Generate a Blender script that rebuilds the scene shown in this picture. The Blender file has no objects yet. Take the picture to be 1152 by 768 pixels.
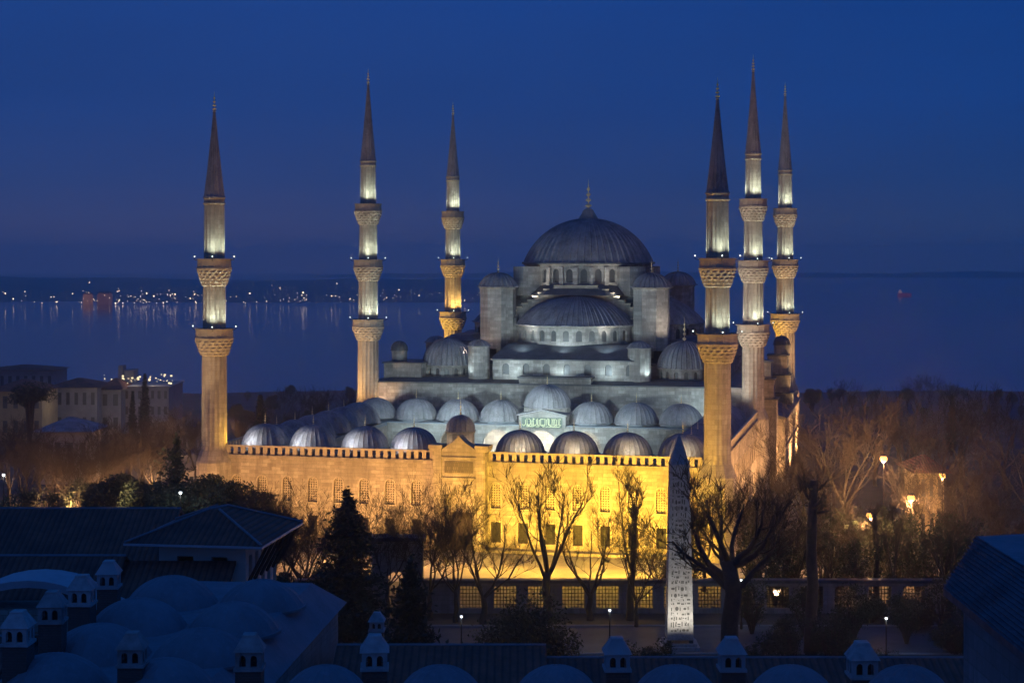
import bpy, math, random
from math import pi, sin, cos, sqrt, radians
from mathutils import Vector, Matrix

SC = bpy.context.scene
COL = SC.collection

# ------------------------------------------------------------------ camera, sky, light, exposure
YAW = radians(13.117)
EYE = Vector((85.04, -197.09, 36.0))
RT = Vector((cos(YAW), sin(YAW), 0)); FW = Vector((-sin(YAW), cos(YAW), 0))
FPX, HOR = 1857.25, 289.35
cd = bpy.data.cameras.new('camera'); cam = bpy.data.objects.new('camera', cd); COL.objects.link(cam)
cam.location = EYE; cam.rotation_euler = (pi / 2, 0, YAW)
cd.sensor_width = 36; cd.lens = FPX / 1152 * 36; cd.shift_y = -(384 - HOR) / 1152
cd.clip_start = 1; cd.clip_end = 60000
SC.camera = cam

w = bpy.data.worlds.new('World'); SC.world = w; w.use_nodes = True
nt = w.node_tree; nt.nodes.clear()
def N(t, typ, **kw):
    n = t.nodes.new(typ)
    for k, v in kw.items(): setattr(n, k, v)
    return n
out = N(nt, 'ShaderNodeOutputWorld')
skyt = N(nt, 'ShaderNodeTexSky', sky_type='NISHITA', sun_disc=False)
skyt.sun_elevation = radians(-4); skyt.sun_rotation = radians(200); skyt.altitude = 60
bg1 = N(nt, 'ShaderNodeBackground'); bg1.inputs['Strength'].default_value = 0.05
nt.links.new(skyt.outputs[0], bg1.inputs[0])
tc = N(nt, 'ShaderNodeTexCoord'); sep = N(nt, 'ShaderNodeSeparateXYZ')
nt.links.new(tc.outputs['Generated'], sep.inputs[0])
ramp = N(nt, 'ShaderNodeValToRGB')
nt.links.new(sep.outputs['Z'], ramp.inputs[0])
stops = [(0.0, (.052, .060, .155)), (.045, (.024, .053, .186)), (.09, (.0138, .051, .217)), (.16, (.0105, .051, .235)), (.45, (.005, .056, .26)), (1, (.004, .062, .285))]
el = ramp.color_ramp.elements
el[0].position, el[0].color = stops[0][0], (*stops[0][1], 1)
el[1].position, el[1].color = stops[-1][0], (*stops[-1][1], 1)
for p_, c_ in stops[1:-1]:
    e_ = el.new(p_); e_.color = (*c_, 1)
bg2 = N(nt, 'ShaderNodeBackground'); bg2.inputs['Strength'].default_value = 1.0
# the glow of the city warms the left of the sky; the right stays colder
dt = N(nt, 'ShaderNodeVectorMath', operation='DOT_PRODUCT'); dt.inputs[1].default_value = tuple(RT); nt.links.new(tc.outputs['Generated'], dt.inputs[0])
mr_ = N(nt, 'ShaderNodeMapRange'); mr_.inputs[1].default_value = -.15; mr_.inputs[2].default_value = .32; nt.links.new(dt.outputs['Value'], mr_.inputs[0])
mx_ = N(nt, 'ShaderNodeMix', data_type='RGBA', blend_type='MULTIPLY'); mx_.inputs[7].default_value = (.5, .88, .96, 1)
nt.links.new(mr_.outputs[0], mx_.inputs[0]); nt.links.new(ramp.outputs[0], mx_.inputs[6])
cn = N(nt, 'ShaderNodeTexNoise'); cn.inputs['Scale'].default_value = 3.5; cn.inputs['Detail'].default_value = 5
cmap = N(nt, 'ShaderNodeMapping'); cmap.inputs['Scale'].default_value = (1, 1, 4); nt.links.new(tc.outputs['Generated'], cmap.inputs[0]); nt.links.new(cmap.outputs[0], cn.inputs['Vector'])
cr_ = N(nt, 'ShaderNodeMapRange'); cr_.inputs[1].default_value = .3; cr_.inputs[2].default_value = .7; cr_.inputs[3].default_value = .94; cr_.inputs[4].default_value = 1.06; nt.links.new(cn.outputs[0], cr_.inputs[0])
vm = N(nt, 'ShaderNodeVectorMath', operation='SCALE'); nt.links.new(mx_.outputs[2], vm.inputs[0]); nt.links.new(cr_.outputs[0], vm.inputs['Scale'])
nt.links.new(vm.outputs[0], bg2.inputs[0])
add = N(nt, 'ShaderNodeAddShader')
nt.links.new(bg1.outputs[0], add.inputs[0]); nt.links.new(bg2.outputs[0], add.inputs[1])
nt.links.new(add.outputs[0], out.inputs[0])
# the last light after sunset: very weak, wide and cold
sl = bpy.data.lights.new('sun', 'SUN'); sl.energy = 0.02; sl.angle = radians(30); sl.color = (.55, .7, 1)
so = bpy.data.objects.new('sun', sl); COL.objects.link(so); so.rotation_euler = (radians(35), 0, radians(20))

SC.view_settings.view_transform = 'Standard'; SC.view_settings.look = 'None'
SC.view_settings.exposure = 0; SC.view_settings.gamma = 1; SC.view_settings.use_curve_mapping = False
SC.render.engine = 'CYCLES'
cy = SC.cycles
cy.use_denoising = True
try: cy.denoiser = 'OPENIMAGEDENOISE'
except Exception: pass
cy.max_bounces = 5; cy.diffuse_bounces = 2; cy.glossy_bounces = 2; cy.transmission_bounces = 2; cy.volume_bounces = 2
cy.transparent_max_bounces = 6; cy.caustics_reflective = False; cy.caustics_refractive = False
cy.sample_clamp_indirect = 3; cy.use_light_tree = True

# ------------------------------------------------------------------ helpers
def F(u, D, z): return EYE + RT * u + FW * D + Vector((0, 0, z - EYE.z))       # view-aligned ground plan
def P(px, py, D): return F((px - 576) / FPX * D, D, EYE.z - (py - HOR) / FPX * D)
def ter(u, D):
    z = 0.0
    if D > 300: z = -34.5 * min(1, (D - 300) / 560) ** .9
    return z
def GP(px, D):
    u = (px - 576) / FPX * D
    return F(u, D, ter(u, D))

class MB:
    def __init__(s): s.v = []; s.f = []
    def quad(s, a, b, c, d):
        i = len(s.v); s.v += [a, b, c, d]; s.f.append((i, i + 1, i + 2, i + 3))
    def tri(s, a, b, c):
        i = len(s.v); s.v += [a, b, c]; s.f.append((i, i + 1, i + 2))
    def box(s, x0, x1, y0, y1, z0, z1):
        i = len(s.v)
        s.v += [(x0, y0, z0), (x1, y0, z0), (x1, y1, z0), (x0, y1, z0), (x0, y0, z1), (x1, y0, z1), (x1, y1, z1), (x0, y1, z1)]
        for q in ((0, 3, 2, 1), (4, 5, 6, 7), (0, 1, 5, 4), (1, 2, 6, 5), (2, 3, 7, 6), (3, 0, 4, 7)): s.f.append(tuple(i + k for k in q))
    def prism(s, pts, z0, z1, top=True, bot=True):
        n = len(pts); i = len(s.v)
        s.v += [(x, y, z0) for x, y in pts] + [(x, y, z1) for x, y in pts]
        for k in range(n):
            k2 = (k + 1) % n; s.f.append((i + k, i + k2, i + n + k2, i + n + k))
        if top: s.f.append(tuple(i + n + k for k in range(n)))
        if bot: s.f.append(tuple(i + n - 1 - k for k in range(n)))
    def frustum(s, a, za, b, zb, top=True, bot=False):
        n = len(a); i = len(s.v)
        s.v += [(x, y, za) for x, y in a] + [(x, y, zb) for x, y in b]
        for k in range(n):
            k2 = (k + 1) % n; s.f.append((i + k, i + k2, i + n + k2, i + n + k))
        if top: s.f.append(tuple(i + n + k for k in range(n)))
        if bot: s.f.append(tuple(i + n - 1 - k for k in range(n)))
    def slab(s, pts, y0, y1):                     # polygon in x,z pushed along y
        n = len(pts); i = len(s.v)
        s.v += [(x, y0, z) for x, z in pts] + [(x, y1, z) for x, z in pts]
        for k in range(n):
            k2 = (k + 1) % n; s.f.append((i + k2, i + k, i + n + k, i + n + k2))
        s.f.append(tuple(i + k for k in range(n))); s.f.append(tuple(i + n + n - 1 - k for k in range(n)))
    def slabx(s, pts, x0, x1):                    # polygon in y,z pushed along x
        n = len(pts); i = len(s.v)
        s.v += [(x0, y, z) for y, z in pts] + [(x1, y, z) for y, z in pts]
        for k in range(n):
            k2 = (k + 1) % n; s.f.append((i + k, i + k2, i + n + k2, i + n + k))
        s.f.append(tuple(i + n - 1 - k for k in range(n))); s.f.append(tuple(i + n + k for k in range(n)))
    def lathe(s, prof, cx=0, cy=0, seg=24, a0=0, a1=2 * pi, mod=None, cap=False):
        full = abs(a1 - a0 - 2 * pi) < 1e-6
        n = seg if full else seg + 1
        i = len(s.v)
        for r, z in prof:
            for k in range(n):
                a = a0 + (a1 - a0) * k / seg
                rr = r + (mod(k, r, z) if mod else 0)
                s.v.append((cx + rr * cos(a), cy + rr * sin(a), z))
        for j in range(len(prof) - 1):
            for k in range(seg):
                k2 = (k + 1) % n
                s.f.append((i + j * n + k, i + j * n + k2, i + (j + 1) * n + k2, i + (j + 1) * n + k))
        if cap: s.f.append(tuple(i + (len(prof) - 1) * n + k for k in range(n)))
    def dome(s, cx, cy, z0, r, h, ribs=24, rib=.05, a0=0, a1=2 * pi, rings=10, lip=.25):
        R = (r * r + h * h) / (2 * h); pm = math.asin(min(1, r / R)); pm = pm if h <= r else pi - pm
        prof = [(r + lip, z0 - .12), (r + lip, z0)] if lip else []
        for j in range(rings + 1):
            ph = pm * (1 - j / rings); prof.append((max(R * sin(ph), .02), z0 + h - R + R * cos(ph)))
        seg = ribs * 3
        i = len(s.v); full = abs(a1 - a0 - 2 * pi) < 1e-6; n = seg if full else seg + 1
        for r_, z in prof:
            for k in range(n):
                c, t = divmod(k, 3); a = a0 + (a1 - a0) * (c + (0, .17, .83)[t]) / ribs
                rr = r_ + (1.7 * rib * min(1, r_ / (r * .25)) if t == 0 else 0)
                s.v.append((cx + rr * cos(a), cy + rr * sin(a), z + (rib * .5 if t == 0 else 0)))
        for j in range(len(prof) - 1):
            for k in range(seg):
                k2 = (k + 1) % n
                s.f.append((i + j * n + k, i + j * n + k2, i + (j + 1) * n + k2, i + (j + 1) * n + k))
    def chain(s, pts, rad, n):
        rings = []
        for k, p in enumerate(pts):
            d = (pts[min(k + 1, len(pts) - 1)] - pts[max(k - 1, 0)])
            if d.length < 1e-6: d = Vector((0, 0, 1))
            d.normalize()
            ax = Vector((1, 0, 0)) if abs(d.x) < .8 else Vector((0, 1, 0))
            e1 = d.cross(ax).normalized(); e2 = d.cross(e1)
            i = len(s.v)
            for q in range(n):
                a = 2 * pi * q / n; v = p + (e1 * cos(a) + e2 * sin(a)) * rad[k]; s.v.append(tuple(v))
            rings.append(i)
        for k in range(len(rings) - 1):
            a, b = rings[k], rings[k + 1]
            for q in range(n):
                q2 = (q + 1) % n; s.f.append((a + q, a + q2, b + q2, b + q))
        i = rings[-1]; s.f.append(tuple(i + q for q in range(n)))
    def mesh(s, name, mat, org=(0, 0, 0), smooth=False, ang=None):
        m = bpy.data.meshes.new(name)
        ox, oy, oz = org
        m.from_pydata([(x - ox, y - oy, z - oz) for x, y, z in s.v], [], s.f); m.update()
        if mat: m.materials.append(mat)
        if smooth:
            m.polygons.foreach_set('use_smooth', [True] * len(m.polygons))
            if ang:
                try: m.set_sharp_from_angle(angle=radians(ang))
                except Exception: pass
        return m
    def build(s, name, mat, parent=None, smooth=False, ang=40, org=None):
        if org is None: org = ORG.get(parent.name, (0, 0, 0)) if parent else (0, 0, 0)
        o = bpy.data.objects.new(name, s.mesh(name, mat, org, smooth, ang)); COL.objects.link(o)
        if parent: o.parent = parent
        ORG[o.name] = org
        return o
ORG = {}
def tag(o, label=None, cat=None, group=None, kind=None):
    if label: o['label'] = label
    if cat: o['category'] = cat
    if group: o['group'] = group
    if kind: o['kind'] = kind
    return o
def thing(name, label, cat, loc=(0, 0, 0), rz=0, group=None, org=None):
    o = bpy.data.objects.new(name, None); COL.objects.link(o); o.location = loc; o.rotation_euler = (0, 0, rz)
    ORG[o.name] = tuple(loc) if org is None else org
    return tag(o, label, cat, group)
def vthing(name, label, cat, u, D, z, group=None):          # a thing whose parts are drawn in (u, D, z)
    return thing(name, label, cat, F(u, D, z), YAW, group, org=(u, D, z))
def inst(name, mesh, parent, loc, rz=0, sc=None):
    o = bpy.data.objects.new(name, mesh); COL.objects.link(o); o.parent = parent
    org = ORG.get(parent.name, (0, 0, 0)) if parent else (0, 0, 0)
    o.location = (loc[0] - org[0], loc[1] - org[1], loc[2] - org[2]); o.rotation_euler = (0, 0, rz)
    if sc: o.scale = sc
    ORG[o.name] = (0, 0, 0)
    return o
def copy_tree(o, parent=None):
    c = o.copy(); COL.objects.link(c)
    if parent: c.parent = parent
    for ch in list(o.children): copy_tree(ch, c)
    return c

# wall with openings: p0->p1 seen from outside runs left to right; openings (u0,u1,z0,z1,arched)
def panel(mb, p0, p1, z0, z1, ops=(), depth=.5, zfun=None):
    ax, ay = p0; dx, dy = p1[0] - ax, p1[1] - ay; L = sqrt(dx * dx + dy * dy); dx /= L; dy /= L
    nx, ny = dy, -dx
    def pt(u, z, d=0): return (ax + dx * u - nx * d, ay + dy * u - ny * d, z)
    xs = sorted({0, L} | {round(o[0], 4) for o in ops} | {round(o[1], 4) for o in ops}); zs = sorted({z0, z1} | {o[2] for o in ops} | {o[3] for o in ops})
    for i in range(len(xs) - 1):
        for j in range(len(zs) - 1):
            uc, zc = (xs[i] + xs[i + 1]) / 2, (zs[j] + zs[j + 1]) / 2
            if any(o[0] - 1e-3 < uc < o[1] + 1e-3 and o[2] < zc < o[3] for o in ops): continue
            mb.quad(pt(xs[i], zs[j]), pt(xs[i + 1], zs[j]), pt(xs[i + 1], zs[j + 1]), pt(xs[i], zs[j + 1]))
    res = []
    for o in ops:
        u0, u1, a, b, arched = o
        wd = u1 - u0; cu = (u0 + u1) / 2
        if arched:
            rise = min(wd * .62, (b - a) * .6); sp = b - rise; n = 8; cv = []
            for k in range(n + 1):
                t = pi * (1 - k / n); cv.append((cu + wd / 2 * cos(t), sp + rise * sin(t) ** .85))
            for k in range(n):
                (ua, za), (ub, zb) = cv[k], cv[k + 1]
                mb.quad(pt(ua, za), pt(ub, zb), pt(ub, b), pt(ua, b))
                mb.quad(pt(ub, zb), pt(ua, za), pt(ua, za, depth), pt(ub, zb, depth))
        else:
            sp = b; mb.quad(pt(u1, b), pt(u0, b), pt(u0, b, depth), pt(u1, b, depth))
        mb.quad(pt(u0, sp), pt(u0, a), pt(u0, a, depth), pt(u0, sp, depth))
        mb.quad(pt(u1, a), pt(u1, sp), pt(u1, sp, depth), pt(u1, a, depth))
        mb.quad(pt(u0, a), pt(u1, a), pt(u1, a, depth), pt(u0, a, depth))
        res.append((pt(cu, a, depth - .12), math.atan2(dy, dx), wd, b - a, arched))
    return res
PANE = {}
def pane_mesh(name, wd, h, arched, mat):
    key = (name, round(wd, 2), round(h, 2), arched, mat.name)
    if key in PANE: return PANE[key]
    mb = MB()
    if arched:
        rise = min(wd * .62, h * .6); pts = [(-wd / 2 - .02, 0), (wd / 2 + .02, 0)]
        for k in range(9):
            t = pi * k / 8; pts.append(((wd / 2 + .02) * cos(t), h - rise + rise * sin(t) ** .85))
    else: pts = [(-wd / 2 - .02, 0), (wd / 2 + .02, 0), (wd / 2 + .02, h), (-wd / 2 - .02, h)]
    mb.slab(pts, 0, .1)
    PANE[key] = mb.mesh(name, mat); return PANE[key]
def panes(res, name, mat, parent):
    for loc, rz, wd, h, ar in res: inst(name, pane_mesh(name, wd, h, ar, mat), parent, loc, rz)

# ------------------------------------------------------------------ materials
def newmat(name):
    m = bpy.data.materials.new(name); m.use_nodes = True
    t = m.node_tree; b = t.nodes['Principled BSDF']; return m, t, b
def mixc(t, fac, a, b, mode='MIX'):
    n = N(t, 'ShaderNodeMix', data_type='RGBA', blend_type=mode)
    for sock, val in ((n.inputs[0], fac), (n.inputs[6], a), (n.inputs[7], b)):
        if isinstance(val, (int, float)): sock.default_value = val
        elif isinstance(val, tuple): sock.default_value = (*val, 1)
        else: t.links.new(val, sock)
    return n.outputs[2]
def noise(t, scale, detail=4, rough=.6, vec=None, stretch=None):
    n = N(t, 'ShaderNodeTexNoise'); n.inputs['Scale'].default_value = scale; n.inputs['Detail'].default_value = detail; n.inputs['Roughness'].default_value = rough
    if vec is None:
        g = N(t, 'ShaderNodeNewGeometry'); vec = g.outputs['Position']
    if stretch:
        mp = N(t, 'ShaderNodeMapping'); mp.inputs['Scale'].default_value = stretch; t.links.new(vec, mp.inputs[0]); vec = mp.outputs[0]
    t.links.new(vec, n.inputs['Vector']); return n.outputs[0]
def rampf(t, val, a, b):
    n = N(t, 'ShaderNodeMapRange'); n.inputs[1].default_value = a; n.inputs[2].default_value = b; t.links.new(val, n.inputs[0]); return n.outputs[0]
def bump(t, b, h, dist, strength=1):
    n = N(t, 'ShaderNodeBump'); n.inputs['Distance'].default_value = dist; n.inputs['Strength'].default_value = strength
    t.links.new(h, n.inputs['Height']); t.links.new(n.outputs[0], b.inputs['Normal'])
def m_stone(name, ca, cb, blk=(1.2, .45), mortar=.35, stain=.5, rnd=False):
    m, t, b = newmat(name)
    g = N(t, 'ShaderNodeNewGeometry'); s = N(t, 'ShaderNodeSeparateXYZ'); 
    if rnd:
        o = N(t, 'ShaderNodeTexCoord'); t.links.new(o.outputs['Object'], s.inputs[0])
        at = N(t, 'ShaderNodeMath', operation='ARCTAN2'); t.links.new(s.outputs[1], at.inputs[0]); t.links.new(s.outputs[0], at.inputs[1])
        mu = N(t, 'ShaderNodeMath', operation='MULTIPLY'); mu.inputs[1].default_value = 1.6; t.links.new(at.outputs[0], mu.inputs[0]); uu = mu.outputs[0]
    else:
        t.links.new(g.outputs['Position'], s.inputs[0])
        ad = N(t, 'ShaderNodeMath', operation='ADD'); t.links.new(s.outputs[0], ad.inputs[0]); t.links.new(s.outputs[1], ad.inputs[1]); uu = ad.outputs[0]
    c = N(t, 'ShaderNodeCombineXYZ'); t.links.new(uu, c.inputs[0]); t.links.new(s.outputs[2], c.inputs[1])
    br = N(t, 'ShaderNodeTexBrick'); br.inputs['Scale'].default_value = 1; br.inputs['Brick Width'].default_value = blk[0]; br.inputs['Row Height'].default_value = blk[1]
    br.inputs['Mortar Size'].default_value = .03; br.inputs['Mortar Smooth'].default_value = .3
    br.inputs['Color1'].default_value = (*ca, 1); br.inputs['Color2'].default_value = (*cb, 1)
    br.inputs['Mortar'].default_value = tuple(x * (1 - mortar) for x in ca) + (1,)
    t.links.new(c.outputs[0], br.inputs['Vector'])
    n1 = noise(t, .35, 6, .7, stretch=(1, 1, .35)); n2 = noise(t, 2.2, 5, .7); n3 = noise(t, 1.1, 5, .7, stretch=(1, 1, .12))
    f1 = rampf(t, n1, .40, .68)
    col = mixc(t, f1, br.outputs['Color'], tuple(x * (1 - stain) for x in ca))
    col = mixc(t, rampf(t, n2, .35, .75), col, mixc(t, .35, col, (.12, .10, .085)))
    col = mixc(t, rampf(t, n3, .48, .72), col, mixc(t, .55, col, (.07, .06, .055)))
    t.links.new(col, b.inputs['Base Color']); b.inputs['Roughness'].default_value = .9
    mx = N(t, 'ShaderNodeMath', operation='MULTIPLY_ADD'); t.links.new(n2, mx.inputs[0]); mx.inputs[1].default_value = .6; t.links.new(br.outputs['Fac'], mx.inputs[2])
    iv = N(t, 'ShaderNodeMath', operation='MULTIPLY'); iv.inputs[1].default_value = -1; t.links.new(mx.outputs[0], iv.inputs[0])
    bump(t, b, iv.outputs[0], .05, .6)
    return m
def m_lead(name, c, rough=.5, spec=.5, stain=.5):
    m, t, b = newmat(name)
    n1 = noise(t, .6, 6, .7, stretch=(1, 1, .5)); n2 = noise(t, 4, 4, .6)
    col = mixc(t, rampf(t, n1, .38, .66), c, tuple(x * stain for x in c))
    col = mixc(t, rampf(t, n2, .55, .8), col, tuple(min(1, x * (1 + .7 * (1 - stain))) for x in c))
    t.links.new(col, b.inputs['Base Color'])
    rr = N(t, 'ShaderNodeMapRange'); rr.inputs[3].default_value = rough - .1; rr.inputs[4].default_value = rough + .2; t.links.new(n1, rr.inputs[0]); t.links.new(rr.outputs[0], b.inputs['Roughness'])
    b.inputs['Specular IOR Level'].default_value = spec; b.inputs['Metallic'].default_value = .15
    bump(t, b, n2, .06, .35)
    return m
def m_plain(name, c, rough=.8, var=.4, scale=1.5, metal=0, bmp=0):
    m, t, b = newmat(name)
    n1 = noise(t, scale, 5, .65)
    col = mixc(t, rampf(t, n1, .3, .75), c, tuple(x * (1 - var) for x in c)); t.links.new(col, b.inputs['Base Color'])
    b.inputs['Roughness'].default_value = rough; b.inputs['Metallic'].default_value = metal
    if bmp: bump(t, b, n1, bmp, .7)
    return m
def m_emit(name, c, s):
    m, t, b = newmat(name); b.inputs['Base Color'].default_value = (.1, .1, .1, 1)
    b.inputs['Emission Color'].default_value = (*c, 1); b.inputs['Emission Strength'].default_value = s; return m
def m_grille(name, light, dark, sc=3.3):
    m, t, b = newmat(name)
    o = N(t, 'ShaderNodeTexCoord')
    s = N(t, 'ShaderNodeSeparateXYZ'); t.links.new(o.outputs['Object'], s.inputs[0]); c = N(t, 'ShaderNodeCombineXYZ'); t.links.new(s.outputs[0], c.inputs[0]); t.links.new(s.outputs[2], c.inputs[1])
    v = N(t, 'ShaderNodeTexVoronoi'); v.inputs['Scale'].default_value = sc; v.inputs['Randomness'].default_value = .12; v.voronoi_dimensions = '2D'; t.links.new(c.outputs[0], v.inputs['Vector'])
    f = rampf(t, v.outputs['Distance'], .22, .34)
    t.links.new(mixc(t, f, dark, light), b.inputs['Base Color']); b.inputs['Roughness'].default_value = .8
    bump(t, b, f, .05, 1); return m
def m_tile(name, c, u_dir=0, period=.34):
    m, t, b = newmat(name)
    o = N(t, 'ShaderNodeTexCoord'); s = N(t, 'ShaderNodeSeparateXYZ'); t.links.new(o.outputs['Object'], s.inputs[0])
    wv = N(t, 'ShaderNodeMath', operation='SINE'); mu = N(t, 'ShaderNodeMath', operation='MULTIPLY'); mu.inputs[1].default_value = 2 * pi / period
    t.links.new(s.outputs[u_dir], mu.inputs[0]); t.links.new(mu.outputs[0], wv.inputs[0])
    n1 = noise(t, 1.3, 5, .7); n2 = noise(t, .3, 4, .6)
    col = mixc(t, rampf(t, n1, .3, .75), c, tuple(x * .45 for x in c)); col = mixc(t, rampf(t, n2, .45, .8), col, (.035, .032, .03))
    col = mixc(t, rampf(t, wv.outputs[0], -1, -.2), mixc(t, .5, col, (.01, .01, .01)), col)
    t.links.new(col, b.inputs['Base Color']); b.inputs['Roughness'].default_value = .85
    bump(t, b, wv.outputs[0], .05, .8); return m

M = {}
M['stone'] = m_stone('limestone', (.47, .41, .315), (.26, .22, .17))
M['stone_hall'] = m_stone('grey limestone', (.47, .45, .41), (.21, .20, .185), blk=(1.3, .55), stain=.6)
M['stone_min'] = m_stone('minaret limestone', (.48, .425, .34), (.33, .29, .23), blk=(.9, .6), stain=.45, rnd=True)
M['trim'] = m_plain('carved stone', (.43, .37, .28), .85, .4, 1.2, bmp=.03)
M['lead'] = m_lead('lead sheet', (.27, .265, .275), .58, .3)
M['lead_dark'] = m_lead('old dark lead', (.10, .108, .12), .55)
M['lead_roof'] = m_lead('flat lead roofing', (.19, .22, .25), .65, .3, stain=.78)
M['spire'] = m_lead('spire lead', (.27, .26, .26), .6, .3)
M['gold'] = m_plain('gilded copper', (.85, .66, .32), .4, .2, 3, metal=.25)
M['glass_dark'] = m_plain('dark window', (.075, .08, .085), .4, .4, 2)
M['grille'] = m_grille('pierced stucco', (.36, .31, .24), (.03, .025, .02))
M['iron'] = m_grille('iron grating', (.02, .02, .022), (.05, .04, .03), 5)
M['bark'] = m_plain('bark', (.075, .062, .05), .95, .5, 2, bmp=.05)
M['bark_pale'] = m_plain('pale plane bark', (.10, .088, .065), .95, .55, 1.2, bmp=.05)
M['twig'] = m_plain('twigs', (.07, .052, .036), .95, .3, 2)
M['needle'] = m_plain('needles', (.035, .055, .035), .9, .5, 1)
M['leaf'] = m_plain('dark leaves', (.05, .07, .035), .85, .5, 1)
M['zinc'] = m_plain('pale zinc sheet', (.42, .44, .47), .5, .3, .8)
M['plaster_sooty'] = m_plain('sooty plaster', (.34, .35, .35), .9, .6, 1.6, bmp=.03); M['plaster_worn'] = m_plain('worn plaster', (.45, .46, .46), .9, .5, 2.2, bmp=.03)
M['plaster'] = m_plain('pale plaster', (.40, .41, .42), .9, .35, .9, bmp=.02)
M['wall_old'] = m_stone('rubble wall', (.42, .40, .35), (.32, .30, .27), blk=(.6, .28), stain=.4)
M['brick'] = m_stone('chimney brick', (.15, .11, .095), (.11, .085, .075), blk=(.3, .1), stain=.3)
M['tile'] = m_tile('clay roof tiles', (.27, .095, .062), 0)
M['tile_side'] = m_tile('clay roof tiles laid sideways', (.27, .095, .062), 1)
M['wood'] = m_plain('dark timber', (.05, .035, .028), .7, .4, 3)
M['paint'] = m_plain('cream paint', (.66, .62, .54), .8, .2, .8)
M['stone_dark'] = m_stone('sooty wall stone', (.30, .30, .30), (.22, .22, .225), stain=.4)
M['post'] = m_plain('black iron', (.03, .03, .03), .5, .3, 4, metal=.5)

# ------------------------------------------------------------------ light helpers
def spot(loc, tgt, power, col, ang=90, blend=.6, rad=.25):
    l = bpy.data.lights.new('floodlight_or_fill', 'SPOT'); l.energy = power; l.color = col; l.spot_size = radians(ang); l.spot_blend = blend; l.shadow_soft_size = rad
    o = bpy.data.objects.new('floodlight_or_fill', l); COL.objects.link(o); o.location = loc
    o.rotation_euler = (Vector(tgt) - Vector(loc)).to_track_quat('-Z', 'Y').to_euler(); return o
def point(loc, power, col, rad=.15):
    l = bpy.data.lights.new('lamp_or_fill', 'POINT'); l.energy = power; l.color = col; l.shadow_soft_size = rad
    o = bpy.data.objects.new('lamp_or_fill', l); COL.objects.link(o); o.location = loc; return o
SOD = (1.0, .56, .055); AMB = (1.0, .50, .20); COOL = (.72, .93, 1.0); GREENISH = (.82, 1.0, .80); WHITE = (1, .96, .86)

# ------------------------------------------------------------------ the setting: ground, sea, far shore
def grid_sheet(name, us, Ds, zf, mat, label, kind='structure'):
    mb = MB()
    for D in Ds:
        for u in us: mb.v.append(tuple(F(u(D) if callable(u) else u, D, zf(u(D) if callable(u) else u, D))))
    nu = len(us)
    for j in range(len(Ds) - 1):
        for i in range(nu - 1):
            mb.f.append((j * nu + i, j * nu + i + 1, (j + 1) * nu + i + 1, (j + 1) * nu + i))
    o = mb.build(name, mat, smooth=True, ang=None); tag(o, label, kind=kind); return o
rg = random.Random(3)
gm, t, b = newmat('park ground')
n1 = noise(t, .06, 6, .65); n2 = noise(t, 1.8, 6, .7)
c1 = mixc(t, rampf(t, n1, .44, .56), (.035, .04, .02), (.075, .068, .06)); c1 = mixc(t, rampf(t, n2, .3, .75), c1, (.06, .05, .04))
t.links.new(c1, b.inputs['Base Color']); b.inputs['Roughness'].default_value = .95; bump(t, b, n2, .1, .8)
us = [i * 40 - 800 for i in range(41)]
Ds = [-60, 0, 60, 120, 160, 180, 220, 260, 300, 340, 400, 460, 540, 620, 700, 780, 860, 920]
grid_sheet('ground', us, Ds, lambda u, D: (ter(u, D) if D < 890 else -40) + (0 if D < 330 or D > 880 else 2.5 * sin(u * .021) * cos(D * .017)), gm, 'park ground sloping down to the sea')
pm, t, b = newmat('pale paving'); n1 = noise(t, .5, 6, .7); t.links.new(mixc(t, rampf(t, n1, .3, .7), (.30, .27, .22), (.2, .18, .15)), b.inputs['Base Color']); b.inputs['Roughness'].default_value = .9
mb = MB(); mb.quad((-6, -27, .004), (78, -14, .004), (78, -.1, .004), (-6, -.1, .004)); tag(mb.build('mosque_pavement', pm), 'pale paving along the mosque front', kind='structure')
mb = MB(); mb.box(-.1, 29.3, -1.6, -.02, .006, .35); mb.box(36.1, 64.2, -1.6, -.02, .006, .35); tag(mb.build('pavement_step', pm), 'stone step along the foot of the mosque front', kind='structure')
mb = MB(); A = [F(-60, 150, .005), F(60, 150, .005), F(60, 161, .005), F(-60, 161, .005)]; mb.quad(*[tuple(q) for q in A]); tag(mb.build('square_path', m_plain('worn grey paving', (.12, .118, .115), .8, .5, .4)), 'broad grey paved walk along the square', kind='structure')
mb = MB()
for D_ in (149.7, 161.1):
    A = [tuple(F(-60, D_, 0)), tuple(F(60, D_, 0)), tuple(F(60, D_ + .25, 0)), tuple(F(-60, D_ + .25, 0))]; mb.prism([(q[0], q[1]) for q in A], -.05, .13)
    tag(mb.build('kerb', m_plain('kerb stone', (.3, .3, .29), .8, .3, 1)), 'stone kerb of the paved walk', kind='structure'); mb = MB()
sm, t, b = newmat('sea water')
b.inputs['Base Color'].default_value = (.012, .02, .045, 1); b.inputs['Roughness'].default_value = .11; b.inputs['IOR'].default_value = 1.33
n1 = noise(t, .05, 8, .7, stretch=(1, 1, 1)); bump(t, b, n1, .5, .12)
us2 = [-5500, -3500, -2000, -1000, 0, 1000, 2000, 3500, 5500]
grid_sheet('sea', us2, [700, 1500, 3000, 5000, 7000], lambda u, D: -34.0, sm, 'calm dark sea')
hm = m_plain('far hillside', (.22, .22, .20), 1, .4, .01)
rh = random.Random(8)
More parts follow.
